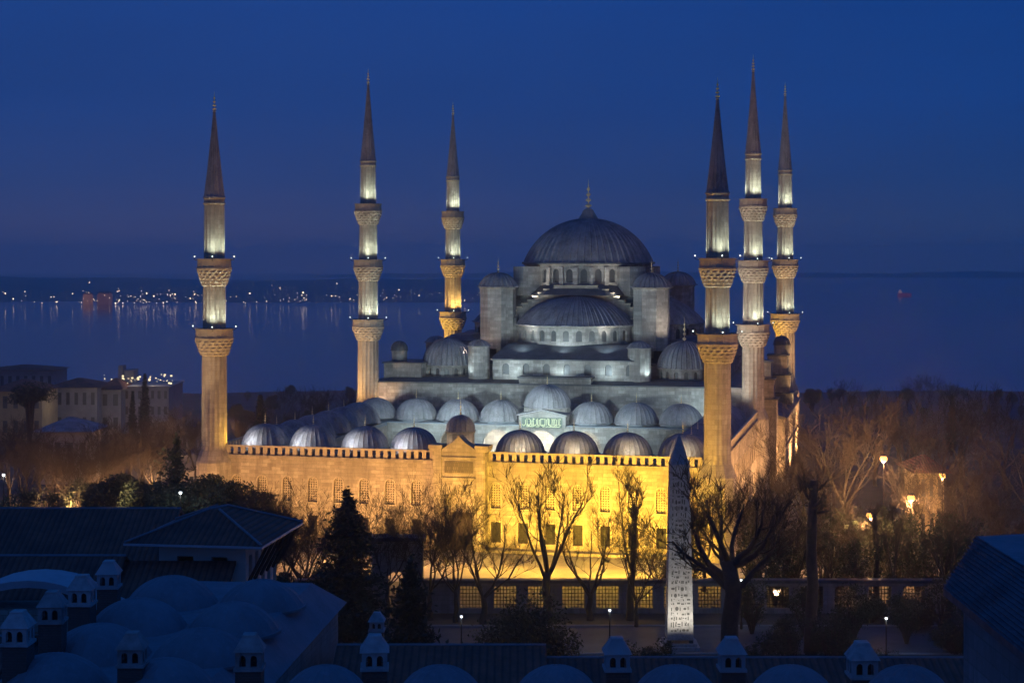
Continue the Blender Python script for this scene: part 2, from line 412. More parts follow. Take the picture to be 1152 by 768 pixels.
def hill(name, D0, D1, u0, u1, hf, lab):
    n = 90; us3 = [u0 + (u1 - u0) * i / n for i in range(n + 1)]
    ph = [rh.uniform(0, 6.3) for _ in range(6)]
    def zf(u, D):
        s = (u - u0) / (u1 - u0); e = min(1, s * 8, (1 - s) * 8)
        k = sin(pi * min(1, (D - D0) / (D1 - D0)))
        return -36 + e * k * hf(s) * (1 + .25 * sin(u * .004 + ph[0]) + .15 * sin(u * .011 + ph[1]) + .08 * sin(u * .03 + ph[2]))
    grid_sheet(name, us3, [D0 + (D1 - D0) * i / 10 for i in range(11)], zf, hm, lab)
hill('far_hills', 2450, 5200, -2400, 380, lambda s: 28 * (1 - .5 * s), 'low dark hills across the water on the left')
hill('distant_hills', 5600, 6900, -800, 2400, lambda s: 14, 'far low coast across the water on the right')

# ------------------------------------------------------------------ minarets
def finial_mb(mb, x, y, z, h, r):
    prof = [(r * .9, z - r * .4), (r * .55, z)]
    zz = z; n = 4
    for k in range(n):
        hh = h * .75 / n; rr = r * (1 - .17 * k)
        prof += [(r * .16, zz + hh * .18), (rr * .8, zz + hh * .35), (rr, zz + hh * .52), (rr * .8, zz + hh * .7), (r * .16, zz + hh * .88)]
        zz += hh
    prof += [(r * .14, zz), (.01, z + h)]
    mb.lathe(prof, x, y, 10)
def crescent(mb, x, y, z, r):
    pts = []
    for k in range(11):
        a = radians(-60 + 300 * k / 10 - 90 + 0); pts.append((x + r * cos(a - pi / 2 + pi / 2 - radians(0)), z + r * sin(a)))
    pp = []
    for k in range(9):
        a = radians(110 + 320 * k / 8); pp.append(Vector((x + r * cos(a), y, z + r * sin(a))))
    mb.chain(pp, [.02 + .06 * sin(pi * k / 8) for k in range(9)], 5)
def minaret(x, y, label, levels, cone0, cone1, rs, base_top, zb=0.0, lamps=True):
    """levels: parapet top heights from low to high; rs: shaft radii per storey"""
    T = thing('minaret', label, 'minaret', (x, y, zb), 0, 'six minarets of the mosque')
    FL_ = 16
    def flute(k, r, z): return 0.0 if k % 4 in (0, 1) else -.055 * r
    mb = MB()
    mb.prism([(x + rs[0] * 1.42 * cos(2 * pi * k / 12), y + rs[0] * 1.42 * sin(2 * pi * k / 12)) for k in range(12)], zb, base_top - 1.6)
    mb.lathe([(rs[0] * 1.42, base_top - 1.6), (rs[0] * 1.05, base_top)], x, y, 12)
    mb.build('plinth', M['stone_min'], T)
    z = base_top
    for i, r in enumerate(rs):
        top = levels[i] - 3.5 if i < len(levels) else cone0 - .9
        mb = MB(); mb.lathe([(r * 1.04, z - .4), (r * 1.04, z + .25), (r, z + .4), (r * .97, top)], x, y, FL_ * 4, mod=flute)
        if i == len(rs) - 1:
            mb.lathe([(r * .98, top), (r * 1.08, top + .08), (r * 1.08, top + .25), (r * .99, top + .3), (r * .99, top + .7), (r * 1.05, top + .8), (r * 1.05, cone0)], x, y, 32)
        mb.build('shaft', M['stone_min'], T, smooth=True, ang=25)
        z = levels[i] - 1.15 if i < len(levels) else z
    for i, lv in enumerate(levels):
        r = rs[i]; R = r * 1.42 + .12
        mb = MB(); prof = [(r * .97, lv - 3.5)]
        nst = 5
        for k in range(nst):
            a = r * 1.0 + (R - r) * ((k + 1) / nst) ** .8; zz = lv - 3.35 + 2.05 * k / nst
            prof += [(a, zz), (a, zz + 2.05 / nst * .6)]
        prof += [(R + .06, lv - 1.3), (R + .06, lv - 1.12)]
        mb.lathe(prof, x, y, 64, mod=lambda k, r_, z_: (-.10 if (k + (1 if int((z_ - lv) * 2.6) % 2 else 3)) % 4 < 2 and z_ < lv - 1.45 and r_ > r * 1.01 else 0))
        mb.lathe([(R + .06, lv - 1.12), (R * .6, lv - 1.11)], x, y, 32)
        bal = mb.build('balcony', M['stone_min'], T)
        mb = MB()
        mb.lathe([(R - .09, lv - 1.12), (R - .09, lv - .12), (R + .05, lv - .12), (R + .05, lv), (R - .14, lv), (R - .14, lv - 1.12)], x, y, 64, mod=lambda k, r_, z_: (.07 if k % 4 == 0 and r_ > R - .1 and z_ < lv - .13 else 0))
        mb.build('parapet', M['trim'], bal, org=(x, y, zb))
    mb = MB(); rc = rs[-1] * .97
    nr = 16
    mb.lathe([(rc + .07, cone0), (rc + .07, cone0 + .14), (rc * .96, cone0 + .22), (rc * .66, cone0 + (cone1 - cone0) * .3), (rc * .34, cone0 + (cone1 - cone0) * .64), (.13, cone1)], x, y, nr * 3, mod=lambda k, r_, z_: (.08 if k % 3 == 0 and r_ > .3 else 0))
    mb.build('spire', M['spire'], T)
    mb = MB(); finial_mb(mb, x, y, cone1 - .1, 2.5, .3); mb.build('finial', M['gold'], T, smooth=True)
    return T
m_lens = m_emit('floodlight lens', (.9, 1, .9), 3)
def balcony_lights(T, x, y, lv, r, power, col, angs, lens=True):
    R = r * 1.42 + .6
    for a in angs:
        a = radians(a); lx, ly = x + R * cos(a), y + R * sin(a)
        spot((lx, ly, lv + .45), (x + r * .5 * cos(a), y + r * .5 * sin(a), lv + 4.4), power, col, 115, 1, .1)      # washes the shaft above its balcony
        if lens:
            mb = MB(); mb.lathe([(.01, lv + .2), (.05, lv + .22), (.075, lv + .3), (.05, lv + .37), (.01, lv + .38)], lx, ly, 8)
            fl = mb.build('floodlight', m_lens, T)
            mb = MB(); mb.chain([Vector((x + (R - .8) * cos(a), y + (R - .8) * sin(a), lv - .3)), Vector((lx, ly, lv - .1)), Vector((lx, ly, lv + .2))], [.035, .035, .035], 5)
            mb.build('bracket', M['post'], fl, org=ORG[T.name])
HB = [25.8, 35.6, 44.8]
mins = {}
mins['FL'] = minaret(0, 0, 'front left minaret with two balconies, farthest left of the six', [26.9, 35.8], 43.6, 54.8, (1.62, 1.46, 1.32), 11.5)
mins['FR'] = minaret(64.25, 0, 'minaret with two balconies at the near right corner of the courtyard wall', [26.9, 35.9], 43.6, 55.0, (1.62, 1.46, 1.36), 11.5)
mins['ML'] = minaret(.15, 62.7, 'tall minaret with three balconies left of the domes, second from the left', HB, 51.8, 64.7, (1.76, 1.62, 1.5, 1.3), 12.5)
mins['MR'] = minaret(63.2, 62.7, 'tallest minaret with three balconies, middle one of the three at right', [25.5, 35.5, 45.1], 52.1, 65.2, (1.74, 1.6, 1.46, 1.24), 12.5)
mins['BL'] = minaret(-.1, 117, 'golden lit minaret rising behind the roofs just left of the main dome', [25.3, 35.6, 45.0], 51.8, 64.2, (1.8, 1.64, 1.5, 1.3), 12.5)
mins['BR'] = minaret(64.6, 117, 'rightmost minaret with three balconies at the far right corner', [25.4, 35.6, 45.2], 52.3, 66.5, (1.85, 1.65, 1.5, 1.3), 12.5)

# ------------------------------------------------------------------ courtyard
CT = thing('mosque_courtyard', 'walled mosque forecourt with arcades, small lead domes and gabled portal', 'courtyard', (32, 0, 0))
def bays(n, L): return [L / n * (i + .5) for i in range(n)]
fw_ops = []
for i in range(18):
    c = 32 + (i - 8.5) * 3.4
    if abs(c - 32.7) < 4.2: continue
    fw_ops += [(c - .62, c + .62, 5.2, 8.3, True), (c - .62, c + .62, 1.0, 3.5, False)]
mb = MB()
rf = panel(mb, (0, 0), (64, 0), 0, 10.75, fw_ops, .55)
sops = []
for i in range(17):
    c = 4 + i * 3.4
    sops += [(c - .62, c + .62, 5.2, 8.3, True), (c - .62, c + .62, 1.0, 3.5, False)]
rs_ = panel(mb, (64, 0), (64, 62.6), 0, 10.75, sops, .55)
panel(mb, (0, 62.6), (0, 0), 0, 10.75)
for (x0, x1, y0, y1) in ((-.18, 64.18, -.18, .3), (63.7, 64.18, .3, 62.6), (-.18, .3, .3, 62.6)): mb.box(x0, x1, y0, y1, 10.5, 10.9)
mb.box(.02, 63.98, .62, .9, 0, 10.7)
mb.box(63.1, 63.4, .9, 62.6, 0, 10.7); mb.box(.6, .9, .9, 62.6, 0, 10.7)
for (x0, x1, y0, y1) in ((.3, 29, -.07, .02), (36.2, 63.7, -.07, .02)): mb.box(x0, x1, y0, y1, 4.2, 4.42)
mb.build('wall', M['stone'], CT)
for loc, rz, wd, h, ar in rf + rs_:
    if ar: o = inst('lattice_window', pane_mesh('lattice_window', wd, h, ar, M['grille']), CT, loc, rz)
    else: o = inst('barred_window', pane_mesh('barred_window', wd, h, ar, M['iron']), CT, loc, rz)
# window surrounds
def surround(wd, h, arched):
    key = ('surround', wd, h, arched)
    if key in PANE: return PANE[key]
    mb = MB(); e = .16
    mb.box(-wd / 2 - e, -wd / 2 - .01, -.07, .02, -e, h - (wd * .62 if arched else 0)); mb.box(wd / 2 + .01, wd / 2 + e, -.07, .02, -e, h - (wd * .62 if arched else 0))
    mb.box(-wd / 2 - .008, wd / 2 + .008, -.07, .02, -e, -.01)
    if not arched: mb.box(-wd / 2 - e, wd / 2 + e, -.072, .022, h + .01, h + e)
    else:
        pr = []
        for k in range(9):
            t = pi * k / 8; pr.append((cos(t), sin(t) ** .85))
        rise = wd * .62
        for k in range(8):
            (a, b_), (c, d) = pr[k], pr[k + 1]
            for yy in (-.07,):
                i0 = [((wd / 2 + .01) * a, yy, h - rise + rise * b_), ((wd / 2 + e) * a, yy, h - rise + (rise + e) * b_), ((wd / 2 + e) * c, yy, h - rise + (rise + e) * d), ((wd / 2 + .01) * c, yy, h - rise + rise * d)]
                mb.quad(*i0)
                mb.quad(i0[1], (i0[1][0], .02, i0[1][2]), (i0[2][0], .02, i0[2][2]), i0[2])
                mb.quad(i0[3], (i0[3][0], .02, i0[3][2]), (i0[0][0], .02, i0[0][2]), i0[0])
    PANE[key] = mb.mesh('window_frame', M['trim']); return PANE[key]
for o in [c for c in CT.children if 'window' in c.name]:
    fr = bpy.data.objects.new('window_frame', surround(1.24, 3.1 if o.name.startswith('lattice') else 2.5, o.name.startswith('lattice'))); COL.objects.link(fr); fr.parent = o; fr.location = (0, -.43, 0)
# balustrades
def balustrade(segs, z0, z1):
    mb = MB()
    for (xa, ya, xb, yb) in segs:
        L = sqrt((xb - xa) ** 2 + (yb - ya) ** 2); n = int(L / .98)
        hor = abs(xb - xa) > abs(yb - ya)
        for i in range(n + 1):
            s = i / n; x, y = xa + (xb - xa) * s, ya + (yb - ya) * s
            if hor: mb.box(x - .27, x + .27, y - .11, y + .11, z0, z1 - .22)
            else: mb.box(x - .11, x + .11, y - .27, y + .27, z0, z1 - .22)
        if hor: mb.box(xa - .2, xb + .2, ya - .17, ya + .17, z1 - .22, z1)
        else: mb.box(xa - .17, xa + .17, ya - .2, yb + .2, z1 - .22, z1)
    return mb.build('balustrade', M['trim'], CT)
balustrade([(1.9, .1, 28.9, .1), (36.4, .1, 62.2, .1)], 10.9, 12.1)
balustrade([(63.85, 2.2, 63.85, 60.4)], 10.9, 12.1)
balustrade([(.15, 2.2, .15, 60.4)], 10.9, 12.1)
# arcade roofs
mb = MB()
mb.box(.9, 63.1, .9, 7.4, 10.2, 11.2)
mb.build('front_arcade_roof', M['lead_roof'], CT)
mb = MB(); mb.box(.9, 7.4, 7.4, 50.2, 9.76, 10.3); mb.box(56.6, 63.1, 7.4, 50.2, 9.76, 10.3); mb.box(.9, 63.1, 50.25, 62.6, 9.76, 10.3)
mb.build('arcade_roof', M['lead_roof'], CT)
# arcade walls to the court
mb = MB()
aops = [((i + .5) * 6.9 - 2.35 + .45, (i + .5) * 6.9 + 2.35 + .45, 0, 9.55, True) for i in range(7)]
panel(mb, (7.4, 50.2), (56.6, 50.2), 0, 9.9, aops, .8)
sideo = [((i + .5) * 6.9 - 2.35 + .7, (i + .5) * 6.9 + 2.35 + .7, 0, 8.4, True) for i in range(6)]
panel(mb, (7.4, 7.4), (7.4, 50.2), 0, 9.75, sideo, .8)
panel(mb, (56.6, 50.2), (56.6, 7.4), 0, 9.75, sideo, .8)
panel(mb, (56.6, 7.4), (7.4, 7.4), 0, 10.2, aops, .8)
mb.box(7.4, 56.6, 49.95, 50.2, 9.9, 10.15)
# raised middle bay over the hall entrance
mb.slab([(28.6, 9.9), (35.9, 9.9), (35.9, 11.7), (32.25, 12.5), (28.6, 11.7)], 49.7, 55.5)
mb.build('arcade', M['stone_hall'], CT)
mb = MB(); mb.slab([(28.3, 11.72), (32.25, 12.55), (36.2, 11.72), (36.2, 11.95), (32.25, 12.8), (28.3, 11.95)], 49.45, 56.5); mb.build('pediment_coping', M['lead'], CT)
# inscription band above the entrance arch
mb = MB(); mb.box(29.1, 35.4, 49.62, 49.7, 9.98, 11.5)
ins = mb.build('inscription_panel', m_plain('green panel', (.10, .14, .11), .7, .3), CT)
mb = MB(); rr = random.Random(5)
def ink(pts, r=.055): mb.chain([Vector((p[0], 49.58, p[1])) for p in pts], [r] * len(pts), 4)
x = 29.4
while x < 35.1:
    k = rr.random(); h = rr.uniform(.75, 1.1); z0_ = 10.15
    if k < .5: ink([(x, z0_ + .2), (x + .02, z0_ + .2 + h)], .05)
    elif k < .75: ink([(x + .24 * cos(a) * .9, z0_ + .35 + .22 * sin(a)) for a in [pi + pi * q / 6 for q in range(7)]])
    else: ink([(x, z0_ + .25 + h), (x + .05, z0_ + .3), (x + .3, z0_ + .18), (x + .45, z0_ + .35)])
    if rr.random() < .5: ink([(x + .1, 11.25), (x + .2, 11.33)], .06)
    if rr.random() < .4: ink([(x - .1, z0_), (x + .15, z0_ - .02), (x + .3, z0_ + .1)])
    x += rr.uniform(.16, .3)
mb.build('calligraphy', m_plain('gilded letters', (.8, .8, .5), .4, .1), ins, org=ORG[CT.name])
# portico domes
def add_dome(parent, cx, cy, z0, r, h, ribs=24, rib=.05, fin=1.3, name='dome', drum=None, mat='lead', dm=None, fr=.13, ro=.25):
    if drum:
        mb = MB(); n = dm or 16; mb.lathe([(r + .05, z0 - drum), (r + .05, z0 - .12)], cx, cy, n); mb.build(name + '_drum' if False else 'drum', M['stone_hall'], parent)
    mb = MB(); mb.dome(cx, cy, z0, r, h, ribs, rib, lip=ro); d = mb.build(name, M[mat], parent, smooth=True, ang=20)
    if fin:
        mb = MB(); finial_mb(mb, cx, cy, z0 + h - .05, fin, fr); mb.build('finial', M['gold'], d, smooth=True, org=ORG[parent.name])
    return d
XF = [5.3, 11.9, 18.9, 25.4, 39.2, 46.05, 52.8, 59.6]
for xx in XF: add_dome(CT, xx, 4.1, 11.72, 3.05, 2.75, 28, .025, 1.5, name='portico_dome')
XB = [10.9, 17.75, 24.7, 39.1, 46.1, 53.0]
for xx in XB: add_dome(CT, xx, 54.3, 10.7, 3.4, 3.0, 26, .03, 1.5, name='portico_dome')
add_dome(CT, 32.1, 54.3, 12.9, 3.65, 3.35, 28, .035, 1.6, name='entrance_dome', drum=1.2)
for k in range(7):
    yy = 11.0 + 6.9 * k if k < 6 else 54.3
    for xx in (4.2, 59.8): add_dome(CT, xx, yy, 10.7, 3.3, 2.95, 24, .03, 1.3, name='portico_dome')
# low octagonal bases under the domes
for xx, yy, zz in [(a, 4.1, 11.2) for a in XF] + [(a, 54.3, 10.3) for a in XB]:
    mb = MB(); mb.prism([(xx + 3.3 * cos(2 * pi * (k + .5) / 8), yy + 3.3 * sin(2 * pi * (k + .5) / 8)) for k in range(8)], zz + .003, zz + .43)
    mb.build('dome_base', M['lead_roof'], CT)
# portal
PT = MB()
pop = [(1.55, 5.15, 0, 7.6, True)]
rp = panel(PT, (29.35, -1.25), (36.05, -1.25), 0, 12.2, pop, 1.0)
PT.box(29.36, 30.9, -1.24, .6, 0, 12.19); PT.box(34.5, 36.04, -1.24, .6, 0, 12.19); PT.box(30.9, 34.5, -.25, .6, 0, 12.19)
PT.box(30.9, 34.5, -1.24, -.25, 7.62, 12.19)
PT.slab([(30.3, 12.2), (35.1, 12.2), (34.4, 12.75), (33.4, 13.35), (32.7, 14.1), (32.0, 13.35), (31.0, 12.75)], -1.25, .6)
for xx in (29.0, 34.9):
    PT.box(xx, xx + 1.5, -1.5, .62, 12.2, 12.5); PT.box(xx - .12, xx + 1.62, -1.62, .64, 12.5, 12.95)
PT.box(29.5, 30.5, -1.42, -1.25, 0, 12.2); PT.box(34.9, 35.9, -1.42, -1.25, 0, 12.2)
PT.box(30.5, 34.9, -1.36, -1.25, 8.8, 9.0); PT.box(30.5, 34.9, -1.36, -1.25, 11.3, 11.5)
pob = PT.build('portal', M['stone'], CT)
mb = MB(); mb.box(30.9, 34.5, -1.31, -1.252, 9.55, 10.95); mb.build('inscription_tablet', m_stone('dark carved tablet', (.2, .17, .12), (.1, .08, .06), blk=(.25, .45), mortar=.6), pob, org=ORG[CT.name])
mb = MB(); mb.box(31.3, 34.1, -.3, -.22, 0, 4.6); mb.build('door', M['wood'], pob, org=ORG[CT.name])
mb = MB(); mb.lathe([(1.75, 12.2), (1.75, 14.0), (1.9, 14.1), (1.9, 14.3)], 31.75, 3.2, 16); mb.build('cupola_drum', M['stone'], CT)
add_dome(CT, 31.75, 3.2, 14.35, 1.75, 1.9, 20, .05, 2.3, name='cupola', fr=.16, ro=.12)
mb = MB(); mb.box(29.4, 34.6, .95, 6.5, 11.2, 12.3); mb.build('portal_roof', M['lead_roof'], CT)

# ------------------------------------------------------------------ prayer hall
PH = thing('prayer_hall', 'great domed prayer hall of the mosque with cascading half domes', 'mosque', (32, 90, 0))
CX, CY = 32.0, 90.0
mb = MB()
panel(mb, (.6, 62.9), (63.4, 62.9), 0, 15.4)
sideops = [(6 + i * 4.4 - .6, 6 + i * 4.4 + .6, 11.2, 13.8, True) for i in range(11)]
rr1 = panel(mb, (63.4, 62.9), (63.4, 117), 0, 15.4, sideops, .5)
panel(mb, (63.4, 117), (.6, 117), 0, 15.4); panel(mb, (.6, 117), (.6, 62.9), 0, 15.4)
mb.slab([(25.6, 15.4), (37.4, 15.4), (37.4, 16.5), (25.6, 16.5)], 62.85, 64.5)
mb.build('wall', M['stone_hall'], PH)
panes(rr1, 'window', M['glass_dark'], PH)
def ring(x0, x1, y0, y1): return [(x0, y0), (x1, y0), (x1, y1), (x0, y1)]
mb = MB()
mb.prism(ring(.3, 63.7, 62.6, 117.3), 15.4, 15.62)
mb.frustum(ring(.3, 63.7, 62.6, 117.3), 15.62, ring(3.0, 61.0, 65.4, 114), 16.05)
mb.box(25.4, 37.6, 62.55, 66, 16.5, 16.75)
mb.build('lower_roof', M['lead_dark'], PH)
# second tier
mb = MB()
ops2 = [(2.2 + i * 3.4 - .55, 2.2 + i * 3.4 + .55, 16.9, 18.7, True) for i in range(7)]
r2 = panel(mb, (20.6, 65.6), (44.4, 65.6), 15.8, 19.2, ops2, .4)
panel(mb, (44.4, 65.6), (44.4, 72), 15.8, 19.2); panel(mb, (20.6, 72), (20.6, 65.6), 15.8, 19.2)
mb.box(6.5, 57.5, 72.5, 107.5, 15.9, 18.2)
mb.box(1.8, 8.2, 66.2, 75, 15.6, 18.35)
mb.box(9.0, 15, 76.2, 86, 18.2, 21.6)
mb.box(49, 55, 76.2, 86, 18.2, 21.6)
mb.build('second_tier', M['stone_hall'], PH)
panes(r2, 'window', M['glass_dark'], PH)
mb = MB()
mb.prism(ring(20.2, 44.8, 65.2, 72), 19.2, 19.4); mb.frustum(ring(20.2, 44.8, 65.2, 76), 19.4, ring(22, 43, 70.2, 76), 21.6)
mb.prism(ring(6.2, 20.0, 72.2, 107.8), 18.2, 18.4); mb.prism(ring(45, 57.8, 72.2, 107.8), 18.2, 18.4)
mb.prism(ring(1.5, 8.5, 65.9, 75.3), 18.35, 18.55)
for x0 in (8.7, 48.7):
    mb.prism(ring(x0, x0 + 6.6, 75.9, 86.3), 21.6, 21.8); mb.frustum(ring(x0, x0 + 6.6, 75.9, 86.3), 21.8, ring(x0 + 1.5, x0 + 5, 78, 86), 22.7)
mb.build('second_tier_roof', M['lead_dark'], PH)
# small turret at the left end
mb = MB(); mb.lathe([(1.35, 18.5), (1.35, 20.2), (1.5, 20.25), (1.5, 20.4)], 3.6, 69, 8); mb.build('stair_turret', M['stone_hall'], PH)
add_dome(PH, 3.6, 69, 20.45, 1.35, 1.5, 16, .04, 0, name='turret_cap', mat='lead_dark', ro=.1)
# corner domes
def windrum(parent, cx, cy, r, z0, z1, n, wz0, wz1, ww, a0=0, a1=2 * pi, name='drum', mat='stone_hall', depth=.45):
    mb = MB(); allr = []
    for k in range(n):
        aa = a0 + (a1 - a0) * k / n; ab = a0 + (a1 - a0) * (k + 1) / n
        p0 = (cx + r * cos(aa), cy + r * sin(aa)); p1 = (cx + r * cos(ab), cy + r * sin(ab))
        L = sqrt((p1[0] - p0[0]) ** 2 + (p1[1] - p0[1]) ** 2)
        allr += panel(mb, p0, p1, z0, z1, [(L / 2 - ww / 2, L / 2 + ww / 2, wz0, wz1, True)] if ww else [], depth)
    mb.lathe([(r + .02, z1 - .3), (r + .22, z1 - .25), (r + .3, z1 - .02), (r - .5, z1)], cx, cy, n * 2, a0, a1)
    o = mb.build(name, M[mat], parent); panes(allr, 'window', M['glass_dark'], o) if False else None
    for loc, rz, wd, h, ar in allr:
        q = bpy.data.objects.new('window', pane_mesh('window', wd, h, ar, M['glass_dark'])); COL.objects.link(q); q.parent = o
        g = ORG[parent.name]; q.location = (loc[0] - g[0], loc[1] - g[1], loc[2] - g[2]); q.rotation_euler = (0, 0, rz)
    return o
for cx_, cy_, fin in ((11.2, 72.5, 0), (51.2, 72.5, 4.2), (11.2, 107.5, 0), (52.8, 107.5, 2)):
    windrum(PH, cx_, cy_, 4.25, 15.8, 18.0, 16, 16.3, 17.5, .7)
    add_dome(PH, cx_, cy_, 18.1, 4.3, 4.2, 32, .09, fin, name='corner_dome', fr=.32)
# four exedra half domes at the sides and great half domes
def half(cx_, cy_, a, r, z0, h, dz, n, wz):
    a0, a1 = a - pi / 2, a + pi / 2
    windrum(PH, cx_, cy_, r, z0 - dz, z0, n, z0 - dz + wz[0], z0 - dz + wz[1], wz[2], a0, a1, name='half_drum')
    mb = MB(); mb.dome(cx_, cy_, z0, r, h, 34, .1, a0, a1, rings=12, lip=.35); mb.build('half_dome', M['lead'], PH, smooth=True, ang=20)
half(32, 80.0, -pi / 2, 10.4, 24.7, 5.0, 3.3, 15, (.7, 2.5, 1.0))
half(42, 90.0, 0, 10.4, 24.7, 5.0, 3.3, 15, (.7, 2.5, 1.0))
half(22, 90.0, pi, 10.4, 24.7, 5.0, 3.3, 15, (.7, 2.5, 1.0))
half(32, 100.0, pi / 2, 10.4, 24.7, 5.0, 3.3, 15, (.7, 2.5, 1.0))
mb = MB(); mb.frustum(ring(8, 56, 76, 104), 18.3, ring(20, 44, 79, 101), 21.5); mb.build('shoulder_roof', M['lead_dark'], PH)
# central block with stepped great arches
mb = MB()
def steps(c):
    hs = [(13.4, 25.0)]
    for k in range(9):
        xa = 12.2 - k * .95; hs += [(xa + .95, 25.6 + k * .6), (xa, 25.6 + k * .6)]
    pts = [(c - 13.4, 21)] + [(c - a, z) for a, z in hs] + [(c - 3.6, 31.0), (c + 3.6, 31.0)] + [(c + a, z) for a, z in reversed(hs)] + [(c + 13.4, 21)]
    return pts
st = steps(32)
mb.slab(st, 78.4, 80.2); mb.slab(st, 99.8, 101.6)
st2 = [(y_ - 32 + 90, z_) for y_, z_ in st]
mb.slabx(st2, 42.0, 43.8); mb.slabx(st2, 20.2, 22.0)
mb.box(22.0, 42.0, 80.2, 99.8, 18, 30.2)
mb.box(18.5, 24, 76.8, 82, 18, 25); mb.box(40, 45.5, 76.8, 82, 18, 25)
for xa in (18.6, 45.4):
    mb.box(min(xa, 32 + (xa - 32) * .75), max(xa, 32 + (xa - 32) * .75), 80.3, 84, 21, 28.6)
mb.build('central_block', M['stone_hall'], PH)
mb = MB()
for k in range(9):                      # lead caps on the steps
    xa = 12.2 - k * .95; z = 25.6 + k * .6
    for s in (-1, 1):
        a, c = sorted((32 + s * (xa - .1), 32 + s * (xa + 1.05))); mb.box(a, c, 78.1, 80.6, z + .003, z + .22)
        a, c = sorted((90 + s * (xa - .1), 90 + s * (xa + 1.05))); mb.box(41.6, 44.1, a, c, z + .003, z + .22)
mb.box(28.2, 35.8, 78.1, 80.6, 31.003, 31.25)
mb.build('arch_coping', M['trim'], PH)
mb = MB(); mb.frustum([(32 + 14.2 * cos(2 * pi * (k + .5) / 8), 90 + 14.2 * sin(2 * pi * (k + .5) / 8)) for k in range(8)], 29.6, [(32 + 11.6 * cos(2 * pi * (k + .5) / 8), 90 + 11.6 * sin(2 * pi * (k + .5) / 8)) for k in range(8)], 31.35)
mb.build('drum_base_roof', M['lead_dark'], PH)
DR = windrum(PH, 32, 90, 11.2, 31.0, 34.85, 28, 31.7, 34.0, 1.15, name='main_drum', depth=.6)
for k in range(28):
    mb = MB(); a = 2 * pi * k / 28; ca, sa = cos(a), sin(a)
    pts = [(11.2, -.34), (11.75, -.34), (11.75, .34), (11.2, .34)]
    mb.prism([(32 + r_ * ca - s_ * sa, 90 + r_ * sa + s_ * ca) for r_, s_ in pts], 31.2, 34.3); mb.build('pilaster', M['stone_hall'], DR, org=ORG[PH.name])
for sx in (-1, 1):
    for sy in (-1, 1):
        mb = MB(); a = math.atan2(sy, sx); c = Vector((32, 90)); d = Vector((cos(a), sin(a))); n_ = Vector((-d.y, d.x))
        pts = [c + d * 11.0 + n_ * 1.6, c + d * 11.0 - n_ * 1.6, c + d * 14.6 - n_ * 1.6, c + d * 14.6 + n_ * 1.6]
        mb.prism([(p.x, p.y) for p in pts], 29.5, 34.4); mb.build('buttress', M['stone_hall'], PH)
mb = MB(); mb.lathe([(11.0, 34.85), (11.75, 34.85), (11.75, 35.05), (11.2, 35.1)], 32, 90, 84); mb.build('drum_cornice', M['lead_dark'], PH)
mb = MB(); mb.dome(32, 90, 35.1, 11.25, 7.75, 56, .13, rings=20, lip=.3); MD = mb.build('main_dome', M['lead'], PH, smooth=True, ang=15)
mb = MB(); mb.lathe([(1.75, 42.55), (1.7, 42.9), (1.25, 43.6), (.9, 44.3), (.45, 44.6), (.3, 44.7)], 32, 90, 24); mb.build('dome_lantern', M['trim'], MD, smooth=True, org=ORG[PH.name])
mb = MB(); finial_mb(mb, 32, 90, 44.6, 5.2, .62); mb.build('finial', M['gold'], MD, smooth=True, org=ORG[PH.name])
# four great octagonal turrets
for tx, ty in ((18.7, 77.2), (45.1, 77.2), (18.7, 103), (46.2, 103)):
    mb = MB(); mb.lathe([(3.1, 20.5), (3.1, 30.6), (3.3, 30.7), (3.3, 30.95)], tx, ty, 8, pi / 8, 2 * pi + pi / 8)
    tb = mb.build('great_turret', M['stone_hall'], PH)
    mb = MB(); mb.dome(tx, ty, 31.05, 3.15, 2.3, 24, .12, lip=.3); d = mb.build('turret_dome', M['lead'], tb, smooth=True, ang=20, org=ORG[PH.name])
    mb = MB(); finial_mb(mb, tx, ty, 33.3, 2.6, .24); mb.build('turret_finial', M['gold'], tb, smooth=True, org=ORG[PH.name])
# round weight towers
for tx, ty, r_ in ((17.9, 67, 1.8), (44.6, 67, 1.9), (56.4, 77.6, 1.8), (7.6, 77.6, 1.8), (56.4, 102.4, 1.8), (7.6, 102.4, 1.8)):
    mb = MB(); mb.lathe([(r_, 15.2), (r_, 21.2), (r_ + .12, 21.25), (r_ + .12, 21.4)], tx, ty, 14); tb = mb.build('weight_tower', M['stone_hall'], PH)
    mb = MB(); mb.dome(tx, ty, 21.45, r_, 1.0, 16, .06, lip=.15); mb.build('tower_cap', M['lead'], tb, smooth=True, ang=20, org=ORG[PH.name])
# right side: buttress piers, side gallery
for ya, xo, tops in ((72, 66.0, ((19.0, 1.2), (16.2, .6), (13.0, 0))), (97, 67.0, ((18.6, 1.6), (15.2, .8), (12, 0)))):
    z0_ = 0; mb = MB()
    for i, (zt, _) in enumerate(reversed(tops)):
        xe = xo + .15 - .45 * i
        mb.box(62.8, xe, ya + .1 * i, ya + 3.4 - .1 * i, z0_, zt); z0_ = zt
    mb.build('side_pier', M['stone'], PH)
for ya, xo, tops in ((72, 66.0, (13.0, 16.2, 19.0)), (97, 67.0, (12, 15.2, 18.6))):
    for i, zt in enumerate(tops):
        mb = MB(); xe = xo + .4 - .45 * i
        if i < 2: mb.slabx([(ya - .3, zt + .005), (ya + 3.7, zt + .005), (ya + 3.7, zt + .2), (ya - .3, zt + .2)], 62.7, xe)
        else: mb.box(62.7, xe, ya - .2, ya + 3.6, zt + .005, zt + .3)
        mb.build('pier_cap', M['lead_dark'], PH)
mb = MB(); mb.lathe([(1.35, 18.9), (1.35, 20.6)], 65.2, 98.7, 8); mb.build('pier_turret', M['stone'], PH)
